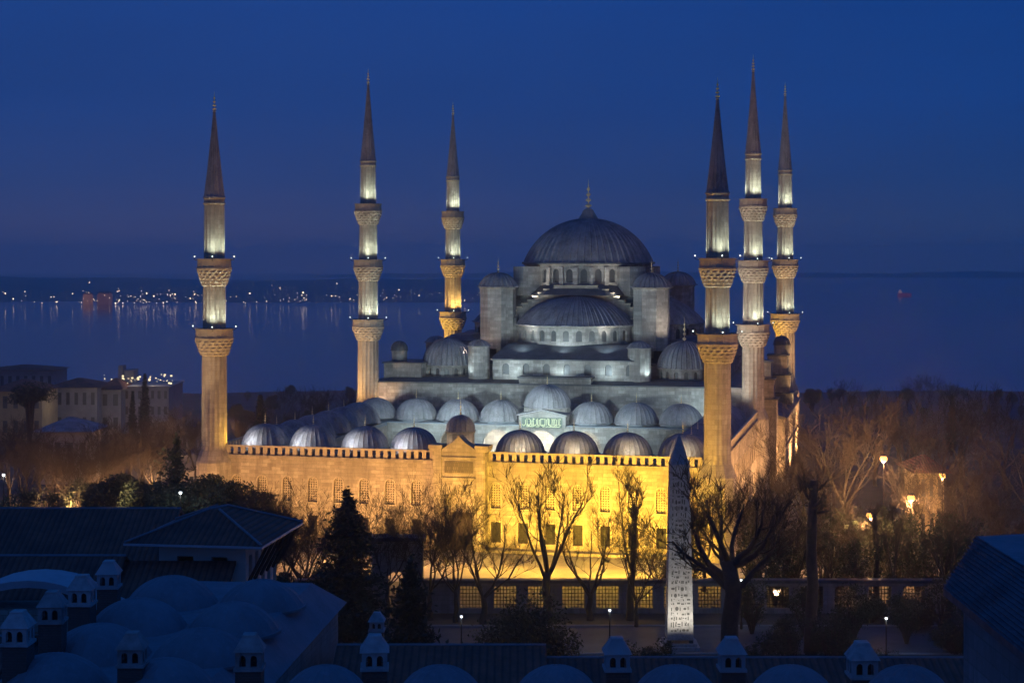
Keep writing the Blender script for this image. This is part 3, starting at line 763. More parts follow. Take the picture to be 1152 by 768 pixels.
add_dome(PH, 65.2, 98.7, 20.6, 1.4, 1.5, 14, .04, 0, name='pier_dome', mat='lead_dark', ro=.15)
mb = MB()
gops = [(1.6 + i * 2.05 - .5, 1.6 + i * 2.05 + .5, 5.6, 8.6, True) for i in range(15)]
rg1 = panel(mb, (67.2, 76), (67.2, 115), 0, 9.6, gops, .4); panel(mb, (63.4, 76), (67.2, 76), 0, 9.6); panel(mb, (67.2, 115), (63.4, 115), 0, 9.6)
mb.box(63.4, 67.4, 75.8, 115.2, 4.6, 4.9)
mb.build('side_gallery', M['stone'], PH)
panes(rg1, 'gallery_window', M['glass_dark'], PH)
mb = MB(); mb.slab([(63.4, 9.605), (67.6, 9.605), (67.6, 9.8), (63.4, 11)], 75.6, 115.4); mb.build('gallery_roof', M['lead_dark'], PH)

# ------------------------------------------------------------------ precinct wall with grilled openings, gate
def UX(px, D): return (px - 576) / FPX * D
WD = 167.0
PWALL = vthing('precinct_wall', 'long low precinct wall with square grilled openings in front of the mosque', 'wall', 10, WD, 0)
wops = []
gate_u = UX(447, WD)
u = UX(338, WD)
wxs = []
while u < UX(1075, WD):
    wxs.append(u); u += 3.45
for u in wxs:
    if abs(u - gate_u) < 4.2: continue
    wops.append((u - 1.15, u + 1.15, .55, 2.75, False))
mb = MB()
uA, uB = UX(330, WD), UX(1078, WD)
def wall_seg(a, b_):
    ops = [(o[0] - a, o[1] - a, o[2], o[3], o[4]) for o in wops if a < o[0] and o[1] < b_]
    panel(mb, (a, WD), (b_, WD), -.2, 3.1, ops, .5); panel(mb, (b_, WD + .5), (a, WD + .5), -.2, 3.1, [(b_ - a - o[1], b_ - a - o[0], o[2], o[3], o[4]) for o in ops], .001)
    mb.box(a, a + .02, WD + .002, WD + .498, -.2, 3.09); mb.box(b_ - .02, b_, WD + .002, WD + .498, -.2, 3.09)
wall_seg(uA, gate_u - 2.6); wall_seg(gate_u + 2.6, uB)
for o in wops:
    mb.box(o[0] - .62, o[0] - .42, WD - .07, WD - .002, -.2, 3.1)
mb.build('wall', M['stone_dark'], PWALL)
mb = MB()
for a, b_ in ((uA, gate_u - 2.6), (gate_u + 2.6, uB)): mb.box(a, b_, WD - .3, WD + .8, 3.103, 3.42)
mb.build('coping', M['lead_dark'], PWALL)
gmesh = None
for o in wops:
    c = (o[0] + o[1]) / 2
    if gmesh is None:
        g_ = MB()
        for k in range(8): x_ = -1.15 + 2.3 * k / 7; g_.box(x_ - .035, x_ + .035, -.03, .03, 0, 2.2)
        for k in range(7): z_ = 2.2 * k / 6; g_.box(-1.15, 1.15, -.034, .034, z_ - .035, z_ + .035)
        gmesh = g_.mesh('window_grille', M['post'])
    q = inst('window_grille', gmesh, PWALL, (c, WD + .25, .55))
GATE = vthing('precinct_gate', 'tall stone gateway with round arch in the precinct wall', 'gate', gate_u, WD - .2, 0)
mb = MB()
panel(mb, (gate_u - 2.6, WD - .4), (gate_u + 2.6, WD - .4), -.2, 7.4, [(1.5, 3.7, -.2, 4.3, True)], 1.8)
panel(mb, (gate_u + 2.6, WD + 1.4), (gate_u - 2.6, WD + 1.4), -.2, 7.4, [(1.5, 3.7, -.2, 4.3, True)], .001)
panel(mb, (gate_u + 2.6, WD - .4), (gate_u + 2.6, WD + 1.4), -.2, 7.4); panel(mb, (gate_u - 2.6, WD + 1.4), (gate_u - 2.6, WD - .4), -.2, 7.4)
mb.build('gateway', M['stone_dark'], GATE)
mb = MB(); mb.box(gate_u - 2.9, gate_u + 2.9, WD - .75, WD + 1.75, 7.403, 7.75); mb.build('cornice', M['lead_dark'], GATE)

# ------------------------------------------------------------------ obelisk
OD = 152.6; OU = UX(764, OD)
OB = vthing('obelisk', 'tall granite obelisk carved with hieroglyphs, floodlit from its foot', 'monument', OU, OD, 0)
om, t, b = newmat('pale granite')
n1 = noise(t, 3, 6, .7); n2 = noise(t, .5, 4, .6)
cc = mixc(t, rampf(t, n1, .35, .7), (.42, .40, .375), (.22, .205, .19)); cc = mixc(t, rampf(t, n2, .45, .75), cc, (.34, .31, .28)); t.links.new(cc, b.inputs['Base Color']); b.inputs['Roughness'].default_value = .8; bump(t, b, n1, .04, .6)
dkm = m_plain('cut hieroglyph', (.085, .078, .072), .9, .3, 3)
mb = MB()
def sq(h, c=(OU, OD)): return [(c[0] - h, c[1] - h), (c[0] + h, c[1] - h), (c[0] + h, c[1] + h), (c[0] - h, c[1] + h)]
mb.frustum(sq(1.2), .9, sq(.88), 16.95, top=False); mb.frustum(sq(.88), 16.95, sq(.03), 19.8)
mb.build('shaft', om, OB)
mb = MB(); mb.prism(sq(1.75), -.2, .35); mb.prism(sq(1.5), .35, .62); mb.build('pedestal', om, OB)
mb = MB()
for sx in (-1, 1):
    for sy in (-1, 1): mb.box(OU + sx * 1.0 - .18, OU + sx * 1.0 + .18, OD + sy * 1.0 - .18, OD + sy * 1.0 + .18, .62, .9)
mb.build('bronze_blocks', dkm, OB)
rr = random.Random(11); mb = MB()
def half_w(z): return 1.2 - .32 * (z - .9) / 16.05
z = 1.6
while z < 16.3:
    hw = half_w(z) ; h = rr.uniform(.25, .6); k = rr.random()
    for side in (0, 1):
        rr2 = random.Random(int(z * 97) + side)
        x = -hw * .75
        while x < hw * .68:
            ww = rr2.uniform(.07, .36); zz0 = z + rr2.uniform(0, .2); zz1 = z + h - rr2.uniform(0, .15); kk = rr2.random()
            zm = (zz0 + zz1) / 2
            def fr(a, zz, off=.004):
                hh = half_w(zz) + off
                return (OU + a, OD - hh, zz) if side == 0 else (OU - hh, OD + a, zz)
            x2 = min(x + ww, hw * .8)
            if kk < .35: bl = [[(x, zz0), (x + .1, zz0), (x + .1, zz1), (x, zz1)]]
            elif kk < .6: bl = [[(x, zm - .07), (x2, zm - .07), (x2, zm + .06), (x, zm + .06)], [(x, zz0), (x2, zz0), (x2, zz0 + .08), (x, zz0 + .08)]]
            elif kk < .8: bl = [[((x + x2) / 2 + .5 * (x2 - x) * cos(a), zm + .5 * (zz1 - zz0) * sin(a)) for a in [2 * pi * q / 7 for q in range(7)]]]
            else: bl = [[(x, zz0), (x2, zz0), (x + .05, zz1)], [(x2 - .08, zm), (x2, zm), (x2, zz1), (x2 - .08, zz1)]]
            for pl in bl:
                i = len(mb.v); mb.v += [fr(a, zz) for a, zz in pl]; mb.f.append(tuple(range(i, i + len(pl))))
            x = x2 + rr2.uniform(.05, .12)
    z += h + .06
tag(mb.build('hieroglyphs', dkm, OB), kind='stuff')

# ------------------------------------------------------------------ trees
def rvec(r): return Vector((r.gauss(0, 1), r.gauss(0, 1), r.gauss(0, 1))).normalized()
def bare_tree(seed, H, r0, fork=.3, limbs=5, lspread=35, nk=(5, 5, 6), lens=(.55, .5, .45), up=.25, gnarl=.18, thin=.016, lean=0, knob=False, twl=1.0):
    r = random.Random(seed); tr = MB(); cr = MB()
    top = H * fork
    pts = [Vector((0, 0, -.3))]; rad = [r0 * 1.35]
    for k in range(1, 6):
        pts.append(Vector((lean * k / 5 * top + r.gauss(0, r0 * .35), r.gauss(0, r0 * .35), top * k / 5))); rad.append(r0 * (1.1 - .3 * k / 5))
    tr.chain(pts, rad, 9)
    def grow(p, d, L, rd, lvl):
        seg = (5, 4, 3, 2)[min(lvl, 3)]; P_ = [p]; R_ = [rd]; d = d.copy()
        for k in range(seg):
            d = (d + rvec(r) * gnarl * (1.2 if lvl < 2 else 1.6) + Vector((0, 0, up))).normalized()
            P_.append(P_[-1] + d * L / seg); R_.append(max(thin, rd * (1 - .74 * (k + 1) / seg)))
        (tr if lvl < 2 else cr).chain(P_, R_, (7, 5, 4, 3)[min(lvl, 3)])
        if lvl >= len(nk):
            return
        n = nk[lvl]
        for j in range(n):
            t_ = .3 + .7 * (j + r.random()) / n; f_ = t_ * seg; a = min(int(f_), seg - 1); pp = P_[a].lerp(P_[a + 1], f_ - a)
            dd = (P_[a + 1] - P_[a]).normalized(); side = rvec(r); side = (side - dd * side.dot(dd)).normalized()
            ang = radians(r.uniform(22, 58)); nd = dd * cos(ang) + side * sin(ang)
            grow(pp, nd, L * lens[lvl] * r.uniform(.65, 1.25), max(thin, R_[a] * r.uniform(.38, .56)), lvl + 1)
        if knob and 1 <= lvl < 3:
            e = P_[-1]; kr = max(rd * .8, .08)
            if lvl < 2: tr.lathe([(.02, e.z - kr), (kr * .8, e.z - kr * .5), (kr, e.z), (kr * .7, e.z + kr * .7), (.02, e.z + kr)], e.x, e.y, 7)
            for j in range(10 if lvl < 2 else 4):
                dd = (rvec(r) * .9 + Vector((0, 0, .8)) + d * .5).normalized(); l_ = r.uniform(.5, 1.6) * twl
                cr.chain([e, e + dd * l_ * .5, e + dd * l_ + rvec(r) * .12], [thin * 1.3, thin * 1.1, thin * .7], 3)
    a0 = r.uniform(0, 6.28)
    for k in range(limbs):
        az = a0 + 2 * pi * k / limbs + r.gauss(0, .3); el = radians(r.gauss(lspread, 9)); z_ = r.uniform(.78, 1)
        base = pts[4].lerp(pts[5], (z_ - .8) * 5 if z_ > .8 else 0)
        L = (H - top) * r.uniform(.62, .85)
        grow(base, Vector((sin(el) * cos(az), sin(el) * sin(az), cos(el))), L, r0 * r.uniform(.34, .5), 0)
    return tr, cr
def leaf(mb, c, s, r, d=None):
    a = rvec(r); b_ = rvec(r); b_ = (b_ - a * b_.dot(a)).normalized(); w_ = s * r.uniform(.5, 1)
    mb.quad(tuple(c - a * s - b_ * w_ * .4), tuple(c - b_ * w_ * .1 + a * 0 + b_ * w_ * .6), tuple(c + a * s), tuple(c - b_ * w_ * .6))
def conifer(seed, H, R, r0, layers=26, per=11, droop=.25, gap=0, dens=34, tip=.5):
    r = random.Random(seed); tr = MB(); cr = MB()
    tr.chain([Vector((0, 0, -.3)), Vector((0, 0, H * .5)), Vector((0, 0, H * .97))], [r0, r0 * .6, .04], 7)
    for k in range(layers):
        s = (k + r.random() * .8) / layers; z = H * (.08 + .9 * s); L = R * (1 - s) ** .8 * r.uniform(.75, 1.15) + .15
        if gap and k % gap: L *= .45
        for j in range(per):
            az = r.uniform(0, 2 * pi); l_ = L * r.uniform(.55, 1.1); d = Vector((cos(az), sin(az), 0))
            p0 = Vector((0, 0, z)); p1 = p0 + d * l_ * .55 + Vector((0, 0, .03 * l_)); p2 = p0 + d * l_ + Vector((0, 0, -droop * l_ + tip * l_ * .2))
            tr.chain([p0, p1, p2], [max(.03, r0 * .16 * (1 - s)), .03, .015], 3)
            for q in range(int(dens * l_ / R) + 5):
                t_ = r.uniform(.15, 1.03); c = p0.lerp(p1, t_ / .55) if t_ < .55 else p1.lerp(p2, (t_ - .55) / .45)
                c = c + Vector((r.gauss(0, .16 * l_), r.gauss(0, .16 * l_), r.gauss(-.02, .07 * R)))
                leaf(cr, c, r.uniform(.12, .3), r)
    return tr, cr
def bush(seed, H, R, n=5200, clumps=38, trunk=.25, stem=.25, ls=(.1, .24), flat=1.0):
    r = random.Random(seed); tr = MB(); cr = MB()
    cz = H * (1 + stem) / 2; hz = H * (1 - stem) / 2
    cl = []
    for k in range(clumps):
        d = rvec(r); rad = r.uniform(.55, 1); c = Vector((d.x * R * rad * .8, d.y * R * rad * .8, cz + d.z * hz * rad * .85)); cl.append((c, r.uniform(.2, .42) * R))
        tr.chain([Vector((0, 0, -.3)), Vector((c.x * .25, c.y * .25, H * stem * 1.1)), c], [trunk, trunk * .55, .03], 5)
    for k in range(n):
        c, s = r.choice(cl); d = rvec(r) * s * r.uniform(.55, 1.05); leaf(cr, c + Vector((d.x, d.y, d.z * flat)), r.uniform(*ls), r)
    return tr, cr
TM = {}
def tree_meshes(key, maker, bark, fol, *a, **k):
    if key not in TM:
        tr, cr = maker(*a, **k); H_ = a[1]; zm = max(v[2] for v in tr.v + cr.v); q_ = H_ / zm
        tr.v = [(x * q_, y * q_, z * q_) for x, y, z in tr.v]; cr.v = [(x * q_, y * q_, z * q_) for x, y, z in cr.v]
        TM[key] = (tr.mesh('trunk', M[bark], smooth=True), cr.mesh('crown', M[fol]))
    return TM[key]
def plant(name, key, label, px, D, sc=1.0, rz=0.0, group=None, cat='tree', dz=0.0, sx=1.0):
    loc = GP(px, D); loc.z += dz
    T = thing(name, label, cat, loc, rz, group)
    T.scale = (sc * sx, sc * sx, sc)
    for nm, me in zip(('trunk', 'crown'), TM[key]):
        o = bpy.data.objects.new(nm, me); COL.objects.link(o); o.parent = T
    return T
# kinds (metres)
tree_meshes('plane_big', bare_tree, 'bark', 'twig', 21, 20.5, .75, fork=.62, limbs=8, lspread=58, nk=(4, 4, 3), lens=(.48, .45, .5), up=.2, gnarl=.24, knob=True, twl=1.0, thin=.02)
tree_meshes('poll_a', bare_tree, 'bark', 'twig', 4, 16.5, .42, fork=.28, limbs=5, lspread=30, nk=(5, 4, 3), lens=(.42, .42, .5), up=.26, gnarl=.2, knob=True, thin=.014, twl=.85)
tree_meshes('poll_b', bare_tree, 'bark', 'twig', 9, 15, .38, fork=.22, limbs=5, lspread=42, nk=(5, 4, 3), lens=(.45, .42, .5), up=.22, gnarl=.24, knob=True, thin=.014, twl=.85)
tree_meshes('poll_tall', bare_tree, 'bark', 'twig', 15, 17, .36, fork=.3, limbs=5, lspread=13, nk=(5, 4, 3), lens=(.26, .45, .5), up=.25, gnarl=.12, knob=True, thin=.014, twl=.7)
tree_meshes('fine_a', bare_tree, 'bark', 'twig', 31, 14.5, .3, fork=.24, limbs=6, lspread=44, nk=(7, 7, 9), lens=(.5, .5, .5), up=.1, gnarl=.2, thin=.011)
tree_meshes('fine_b', bare_tree, 'bark', 'twig', 37, 15.5, .28, fork=.26, limbs=6, lspread=30, nk=(7, 6, 7), lens=(.48, .5, .5), up=.14, gnarl=.18, thin=.017)
tree_meshes('fine_c', bare_tree, 'bark_pale', 'twig', 43, 18, .38, fork=.26, limbs=6, lspread=36, nk=(6, 6, 6), lens=(.5, .5, .45), up=.16, gnarl=.17, thin=.024)
tree_meshes('tall_stem', bare_tree, 'bark', 'twig', 51, 17.5, .5, fork=.86, limbs=9, lspread=62, nk=(4, 5), lens=(.6, .6), up=.05, gnarl=.25, thin=.02)
tree_meshes('spruce', conifer, 'bark', 'needle', 61, 15, 3.6, .35, layers=30, per=13, dens=60)
tree_meshes('cedar', conifer, 'bark', 'needle', 63, 15, 6.0, .4, layers=24, per=8, droop=.05, gap=4, dens=70)
tree_meshes('cypress', conifer, 'bark', 'needle', 65, 14, 1.5, .25, layers=30, per=12, droop=-.9, dens=30)
tree_meshes('bush', bush, 'bark', 'leaf', 71, 6, 5.0, n=9000, clumps=44, stem=.05)
tree_meshes('ivy', bush, 'bark', 'leaf', 79, 8, 2.8, n=3300, clumps=34, stem=.12, trunk=.16, ls=(.08, .2))
tree_meshes('round', bush, 'bark', 'leaf', 73, 9, 4.0, n=9000, clumps=36, stem=.3)
tree_meshes('shrub', bush, 'bark', 'leaf', 75, 3.2, 1.8, n=2600, clumps=20, stem=.1, trunk=.08, ls=(.06, .16))
tree_meshes('pine_top', bush, 'bark', 'needle', 77, 12, 4.5, n=7000, clumps=30, stem=.62, flat=.6)
rt = random.Random(99)
# trees standing against the lit front, left to right
plant('evergreen_tree', 'spruce', 'dense dark conifer in front of the left half of the lit wall', 391, 152, 1.0, 0.4, sx=1.45)
plant('bare_tree', 'fine_a', 'bushy bare tree with rounded crown of fine twigs left of the portal', 484, 164, 1.0, 1.0)
plant('bare_tree', 'fine_b', 'bare tree of fine twigs leaning before the portal door', 512, 163, .93, 2.2)
plant('bare_tree', 'poll_b', 'pollarded tree with knobbly branch ends just right of the portal', 544, 162, .98, .6)
plant('bare_tree', 'poll_a', 'pollarded tree with tall knobbly limbs reaching the balustrade, behind the dark bush', 616, 163, 1.04, 2.9)
plant('bare_tree', 'poll_b', 'V shaped bare tree before the brightest part of the wall', 664, 164, .93, 1.9)
plant('bare_tree', 'poll_tall', 'bare tree of close upright limbs left of the obelisk', 709, 164, 1.02, .3)
plant('bare_tree', 'fine_b', 'thin forked bare tree between the upright tree and the obelisk', 716, 161, .72, 4.0)
plant('bare_tree', 'fine_a', 'fine twigged bare tree half hidden behind the obelisk', 742, 170, .78, 5.0)
plant('plane_tree', 'plane_big', 'big dark pollarded plane tree with a thick trunk right of the obelisk', 822, 128, 1.03, .5)
plant('bare_tree', 'tall_stem', 'tall straight stem topped by a ball of twigs, right of the big plane tree', 912, 150, 1.0, 0)
for i, (px, D, k, s) in enumerate(((792, 178, 'fine_b', .85), (842, 176, 'fine_a', .9), (868, 180, 'fine_b', .95), (880, 172, 'fine_a', .82), (770, 182, 'fine_b', .7), (560, 178, 'fine_a', .5), (350, 172, 'fine_a', .85), (330, 165, 'fine_b', .75), (425, 175, 'fine_a', .6), (300, 178, 'fine_b', .8), (318, 166, 'fine_a', .95), (340, 170, 'poll_b', .9), (436, 166, 'fine_b', .85), (455, 172, 'fine_a', .8))):
    plant('bare_tree', k, ('fine twigged bare tree behind the precinct wall before the lit right corner' if px > 600 else 'small bare tree of fine twigs before the lit wall left of the portal'), px, D, s, rt.uniform(0, 6), group='bare trees along the precinct wall' if px > 600 else 'small bare trees along the mosque front')
plant('bush', 'bush', 'wide dark evergreen bush in front of the precinct wall, left of centre', 594, 142, 1.22, 0, cat='bush')
plant('evergreen_tree', 'spruce', 'dark conifer rising behind the front roofs left of centre', 462, 112, 1.06, 2.0, sx=1.1)
plant('cedar_tree', 'cedar', 'layered dark cedar left of the front left minaret', 198, 196, 1.05, .3, sx=1.35)
# right grove
grove = [(905, 205, 'fine_c', 1.02), (950, 215, 'fine_c', 1.14), (930, 185, 'fine_b', .95), (985, 172, 'tall_stem', .78), (1002, 168, 'poll_tall', .95), (962, 175, 'fine_a', .9), (1022, 200, 'fine_b', 1.0), (1040, 172, 'fine_a', .92), (1048, 230, 'fine_c', 1.2),
         (1062, 185, 'fine_b', .95), (1085, 200, 'fine_c', 1.0), (1100, 178, 'fine_a', .95), (1120, 190, 'fine_b', 1.02), (1140, 172, 'fine_c', .85), (1015, 240, 'fine_c', 1.15), (1080, 260, 'fine_c', 1.15), (1130, 255, 'fine_c', 1.2), (985, 260, 'fine_c', 1.1), (1160, 215, 'fine_c', 1.1), (940, 170, 'poll_b', .8), (895, 172, 'poll_b', .9), (1068, 165, 'poll_a', .85)]
for i, (px, D, k, s) in enumerate(grove):
    plant('bare_tree', k, 'bare tree in the dim lamp lit grove right of the mosque', px, D, s * (.8 if px > 975 else .9), rt.uniform(0, 6), group='bare trees in the grove right of the mosque')
for i in range(26):
    px = rt.choice([rt.uniform(885, 1165), rt.uniform(885, 1165), rt.uniform(225, 420)]); D = rt.uniform(480, 760)
    plant('distant_tree', rt.choice(['fine_c', 'round', 'round', 'ivy']), 'dim tree near the shore beyond the mosque', px, D, rt.uniform(.5, .95), rt.uniform(0, 6), group='dim trees near the shore')
for i in range(16):
    px = rt.uniform(262, 425); D = rt.uniform(330, 470)
    plant('distant_tree', rt.choice(['fine_c', 'round', 'ivy', 'fine_b']), 'dim tree in the dark park behind the left end of the courtyard', px, D, rt.uniform(.4, .75), rt.uniform(0, 6), group='dim trees behind the courtyard')
plant('cypress_tree', 'cypress', 'dark pointed cypress above the grove at the far right', 1071, 300, .8, 0)
for px, D, k, s in ((900, 168, 'bush', .55), (980, 163, 'bush', .5), (1030, 160, 'bush', .6), (880, 150, 'bush', .45), (940, 148, 'bush', .6), (1000, 140, 'bush', .5), (860, 140, 'shrub', 1.4), (1075, 150, 'bush', .62), (710, 138, 'shrub', 1.3), (742, 140, 'shrub', 1.2), (700, 132, 'shrub', 1.4)):
    plant('bush', k, 'dark leafy bush under the trees right of the obelisk' if px > 800 else 'low twiggy shrub at the foot of the obelisk', px, D, s, rt.uniform(0, 6), group='bushes under the right trees' if px > 800 else 'shrubs left of the obelisk', cat='bush')
for i, (px, D, sc_) in enumerate(((850, 176, .95), (872, 171, .9), (893, 178, 1.0), (925, 172, .95), (945, 179, 1.1), (968, 170, .9), (985, 182, 1.1), (1010, 173, 1.0), (1032, 178, 1.1), (1055, 171, 1.0), (1078, 176, 1.1), (1098, 168, 1.0), (775, 176, .8), (755, 173, .7), (846, 158, .7), (905, 157, .6), (960, 155, .7), (1020, 154, .65), (1060, 158, .7), (890, 145, .6), (935, 143, .7))):
    plant('small_tree', 'ivy', 'small dark leafy tree in the thicket right of the obelisk', px, D, sc_, rt.uniform(0, 6), group='small leafy trees in the right thicket')
# left park
park = [(25, 232, 'fine_b', .8), (62, 228, 'fine_b', .78), (84, 226, 'fine_a', .85), (106, 228, 'fine_b', .85), (128, 232, 'fine_b', .9), (150, 236, 'fine_a', .95), (172, 240, 'fine_b', 1.0), (220, 262, 'fine_c', .85), (185, 280, 'fine_c', .9), (145, 270, 'fine_c', .85), (30, 250, 'fine_b', .75), (55, 235, 'fine_c', .52), (75, 240, 'fine_b', .6), (98, 232, 'fine_b', .62), (118, 250, 'fine_c', .7), (140, 240, 'fine_b', .8), (160, 262, 'fine_c', .85), (20, 290, 'fine_c', .9), (180, 255, 'fine_b', .8), (45, 250, 'fine_c', .55), (130, 300, 'fine_c', 1.0), (165, 310, 'fine_c', .9), (212, 290, 'fine_c', .9), (270, 330, 'fine_c', .9), (300, 350, 'fine_c', .9), (335, 330, 'fine_b', .9), (110, 330, 'fine_c', 1.0), (195, 330, 'fine_c', 1.1), (10, 240, 'fine_a', .9)]
for px, D, k, s in park:
    s = min(s, max(.35, (36 - (rt.uniform(452, 492) - HOR) * D / FPX - ter(0, D)) / {'fine_a': 14.5, 'fine_b': 15.5, 'fine_c': 18}[k]))
    plant('bare_tree', k, 'bare tree glowing amber in the park left of the mosque', px, D, s, rt.uniform(0, 6), group='bare trees in the left park')
for px, D, k, s in ((124, 205, 'round', 1.05), (163, 198, 'round', 1.05), (192, 192, 'round', 1.12), (226, 195, 'round', 1.2), (258, 190, 'round', 1.2), (284, 186, 'round', 1.1), (142, 212, 'round', .9), (305, 180, 'round', 1.0)):
    plant('evergreen_tree', k, 'dark rounded evergreen behind the long tiled roof', px, D, s, rt.uniform(0, 6), group='rounded evergreens behind the tiled roof')
for px, D, sc_ in ((20, 214, .8), (42, 220, .7), (66, 216, .75), (88, 222, .8), (108, 218, .8), (10, 205, .8)):
    plant('bush', 'ivy', 'ragged shrub under the amber lit park trees at left', px, D, sc_, rt.uniform(0, 6), group='ragged shrubs in the left park', cat='bush')
plant('cypress_tree', 'cypress', 'taller of the two small dark cypresses before the terrace building', 163, 390, 1.1, 0)
plant('cypress_tree', 'cypress', 'shorter of the two small dark cypresses before the terrace building', 149, 390, .8, 1)
plant('pine_tree', 'pine_top', 'broad flat topped pine above the kiosk at far left', 33, 330, 1.15, 0)
plant('pine_tree', 'cypress', 'dark slim evergreen right of the front left minaret', 293, 300, .8, 0, sx=1.6)
for px, D in ((312, 156), (325, 150), (340, 148), (352, 152), (364, 147), (372, 158)):
    plant('evergreen_tree', 'round', 'dark evergreen shrub tree beside the pavilion wall', px, D, .7, rt.uniform(0, 6), group='evergreens beside the pavilion')

# ------------------------------------------------------------------ lamps and lamp posts
m_bulb = m_emit('sodium bulb', (1, .46, .10), 3); m_white = m_emit('white bulb', (.85, .93, 1), 4)
def street_lamp(px, py, D, label, mat, power, col, group=None, arm=0, r=.22):
    g = GP(px, D); h = P(px, py, D).z - g.z
    T = thing('street_lamp', label, 'street lamp', g, 0, group)
    mb = MB(); x, y, z = g
    mb.lathe([(.14, z - .1), (.14, z + .6), (.07, z + .8), (.05, z + h - .3)], x, y, 8); mb.build('post', M['post'], T)
    mb = MB(); mb.lathe([(.02, z + h + r * 1.25), (r * 1.05, z + h + r * .9), (r * 1.05, z + h + r * .78), (.05, z + h + r * .76)], x, y, 10); mb.build('cap', M['post'], T)
    mb = MB(); mb.lathe([(.05, z + h - r * .9), (r * .8, z + h - r * .5), (r, z + h), (r * .8, z + h + r * .6), (.05, z + h + r * .75)], x, y, 10)
    mb.build('lamp', mat, T, smooth=True)
    l = point((x, y, z + h - r - .15), power, col, .2)
    return T
street_lamp(994, 516, 196, 'highest glowing amber street lamp in the right grove', m_bulb, 9000, AMB, r=.45)
street_lamp(979, 580, 176, 'lowest glowing amber street lamp in the right grove', m_bulb, 8000, AMB, r=.45)
street_lamp(1025, 560, 186, 'amber street lamp between two tree trunks in the right grove', m_bulb, 8000, AMB, r=.45)
street_lamp(1060, 535, 205, 'rightmost amber street lamp before the lit house', m_bulb, 8000, AMB, r=.45)
street_lamp(203, 554, 186, 'white globe lamp among the evergreens at left', m_white, 250, (.9, .95, 1), r=.18)
street_lamp(4, 534, 200, 'white globe lamp at the left edge of the park', m_white, 250, (.9, .95, 1), r=.18)
street_lamp(519, 693, 148, 'small white lamp on a post in the square left of the dark bush', m_white, 90, (.8, .9, 1), r=.12)
street_lamp(686, 686, 150, 'small white lamp on a post in the square left of the obelisk', m_white, 90, (.8, .9, 1), r=.12)
street_lamp(997, 695, 148, 'small white lamp on a post before the wall at right', m_white, 90, (.8, .9, 1), r=.12)
street_lamp(834, 652, 160, 'small white lamp just right of the big plane tree', m_white, 120, (.8, .9, 1), r=.12)
# amber glow of the hidden park lamps
for px, D, z, p in ((58, 222, 3.0, 1500), (78, 221, 3.0, 1800), (118, 226, 3, 2200), (142, 232, 3.0, 2000), (168, 238, 3.0, 1800), (30, 240, 3, 900), (205, 275, 4, 3000), (215, 240, 2.5, 1500), (180, 300, 4, 2500), (250, 330, 5, 2500)):
    g = GP(px, D); point((g.x, g.y, g.z + z), p * 1.3, AMB, .3)

# ------------------------------------------------------------------ background buildings
def house(name, label, cat, px0, px1, ytop, D, depth, wallm, roofm, rows, cols, zb=None, hip=0, win='glass_dark', group=None, par=.4):
    u0, u1 = UX(px0, D), UX(px1, D); zt = EYE.z - (ytop - HOR) / FPX * D
    zb = ter((u0 + u1) / 2, D) - 1 if zb is None else zb
    T = vthing(name, label, cat, (u0 + u1) / 2, D, zb, group)
    mb = MB(); ops = []
    L = u1 - u0; ch = (zt - zb) / max(rows, 1)
    for r_ in range(rows):
        for c_ in range(cols):
            uc = L / cols * (c_ + .5); ops.append((uc - L / cols * .22, uc + L / cols * .22, zb + ch * r_ + ch * .3, zb + ch * r_ + ch * .8, False))
    res = panel(mb, (u0, D), (u1, D), zb, zt, ops, .25); panel(mb, (u1, D), (u1, D + depth), zb, zt); panel(mb, (u1, D + depth), (u0, D + depth), zb, zt); panel(mb, (u0, D + depth), (u0, D), zb, zt)
    mb.build('wall', M[wallm], T); panes(res, 'window', M[win], T)
    mb = MB(); e = .4
    if hip: mb.frustum(ring(u0 - 1, u1 + 1, D - 1, D + depth + 1), zt + .003, ring(u0 + L * .45, u1 - L * .45, D + depth * .45, D + depth * .55), zt + hip, bot=True)
    else: mb.prism(ring(u0 - e, u1 + e, D - e, D + depth + e), zt + .003, zt + par)
    mb.build('roof', M[roofm], T)
    return T
M['ochre'] = m_plain('ochre plaster', (.33, .26, .15), .9, .3, .5); M['white_far'] = m_plain('white plaster', (.28, .28, .29), .9, .3, .5)
m_win = m_emit('lit window', (1, .75, .4), 1.2); M['win_lit'] = m_win
house('house', 'ochre house at the far left edge below the sea', 'house', -12, 47, 440, 400, 14, 'ochre', 'tile', 2, 5, hip=2.5)
house('house', 'grey white house with a low roof next to the ochre house', 'house', 53, 109, 436, 420, 14, 'white_far', 'tile', 2, 6, hip=2)
house('house', 'long low block behind the houses at the far left', 'house', -20, 60, 417, 520, 16, 'white_far', 'tile', 2, 9, hip=1.5)
house('house', 'blank gabled house left of the terrace building', 'house', 112, 136, 438, 425, 12, 'white_far', 'tile', 2, 2, hip=2.5)
TB = house('hotel', 'pale building with a lit roof terrace left of the minaret', 'building', 124, 190, 436, 430, 18, 'white_far', 'white_far', 3, 9)
g0 = ORG[TB.name]
mb = MB(); r = random.Random(2)
for k in range(42):
    u = UX(r.uniform(112, 190), 430); z_ = EYE.z - (r.gauss(428, 2.2) - HOR) / FPX * 430; d_ = 431 + r.random() * 8; q = r.choice([.09, .12, .16, .25])
    mb.box(u - q, u + q, d_, d_ + .2, z_, z_ + q * 1.5)
mb.build('terrace_lights', m_emit('terrace lights', (1, .8, .45), 1.6), TB)
mb = MB(); mb.box(UX(133, 440), UX(138, 440), 440, 444, 0, EYE.z - (411 - HOR) / FPX * 440); mb.box(UX(140, 440), UX(150, 440), 440, 446, 0, EYE.z - (416 - HOR) / FPX * 440); mb.build('roof_block', M['white_far'], TB)
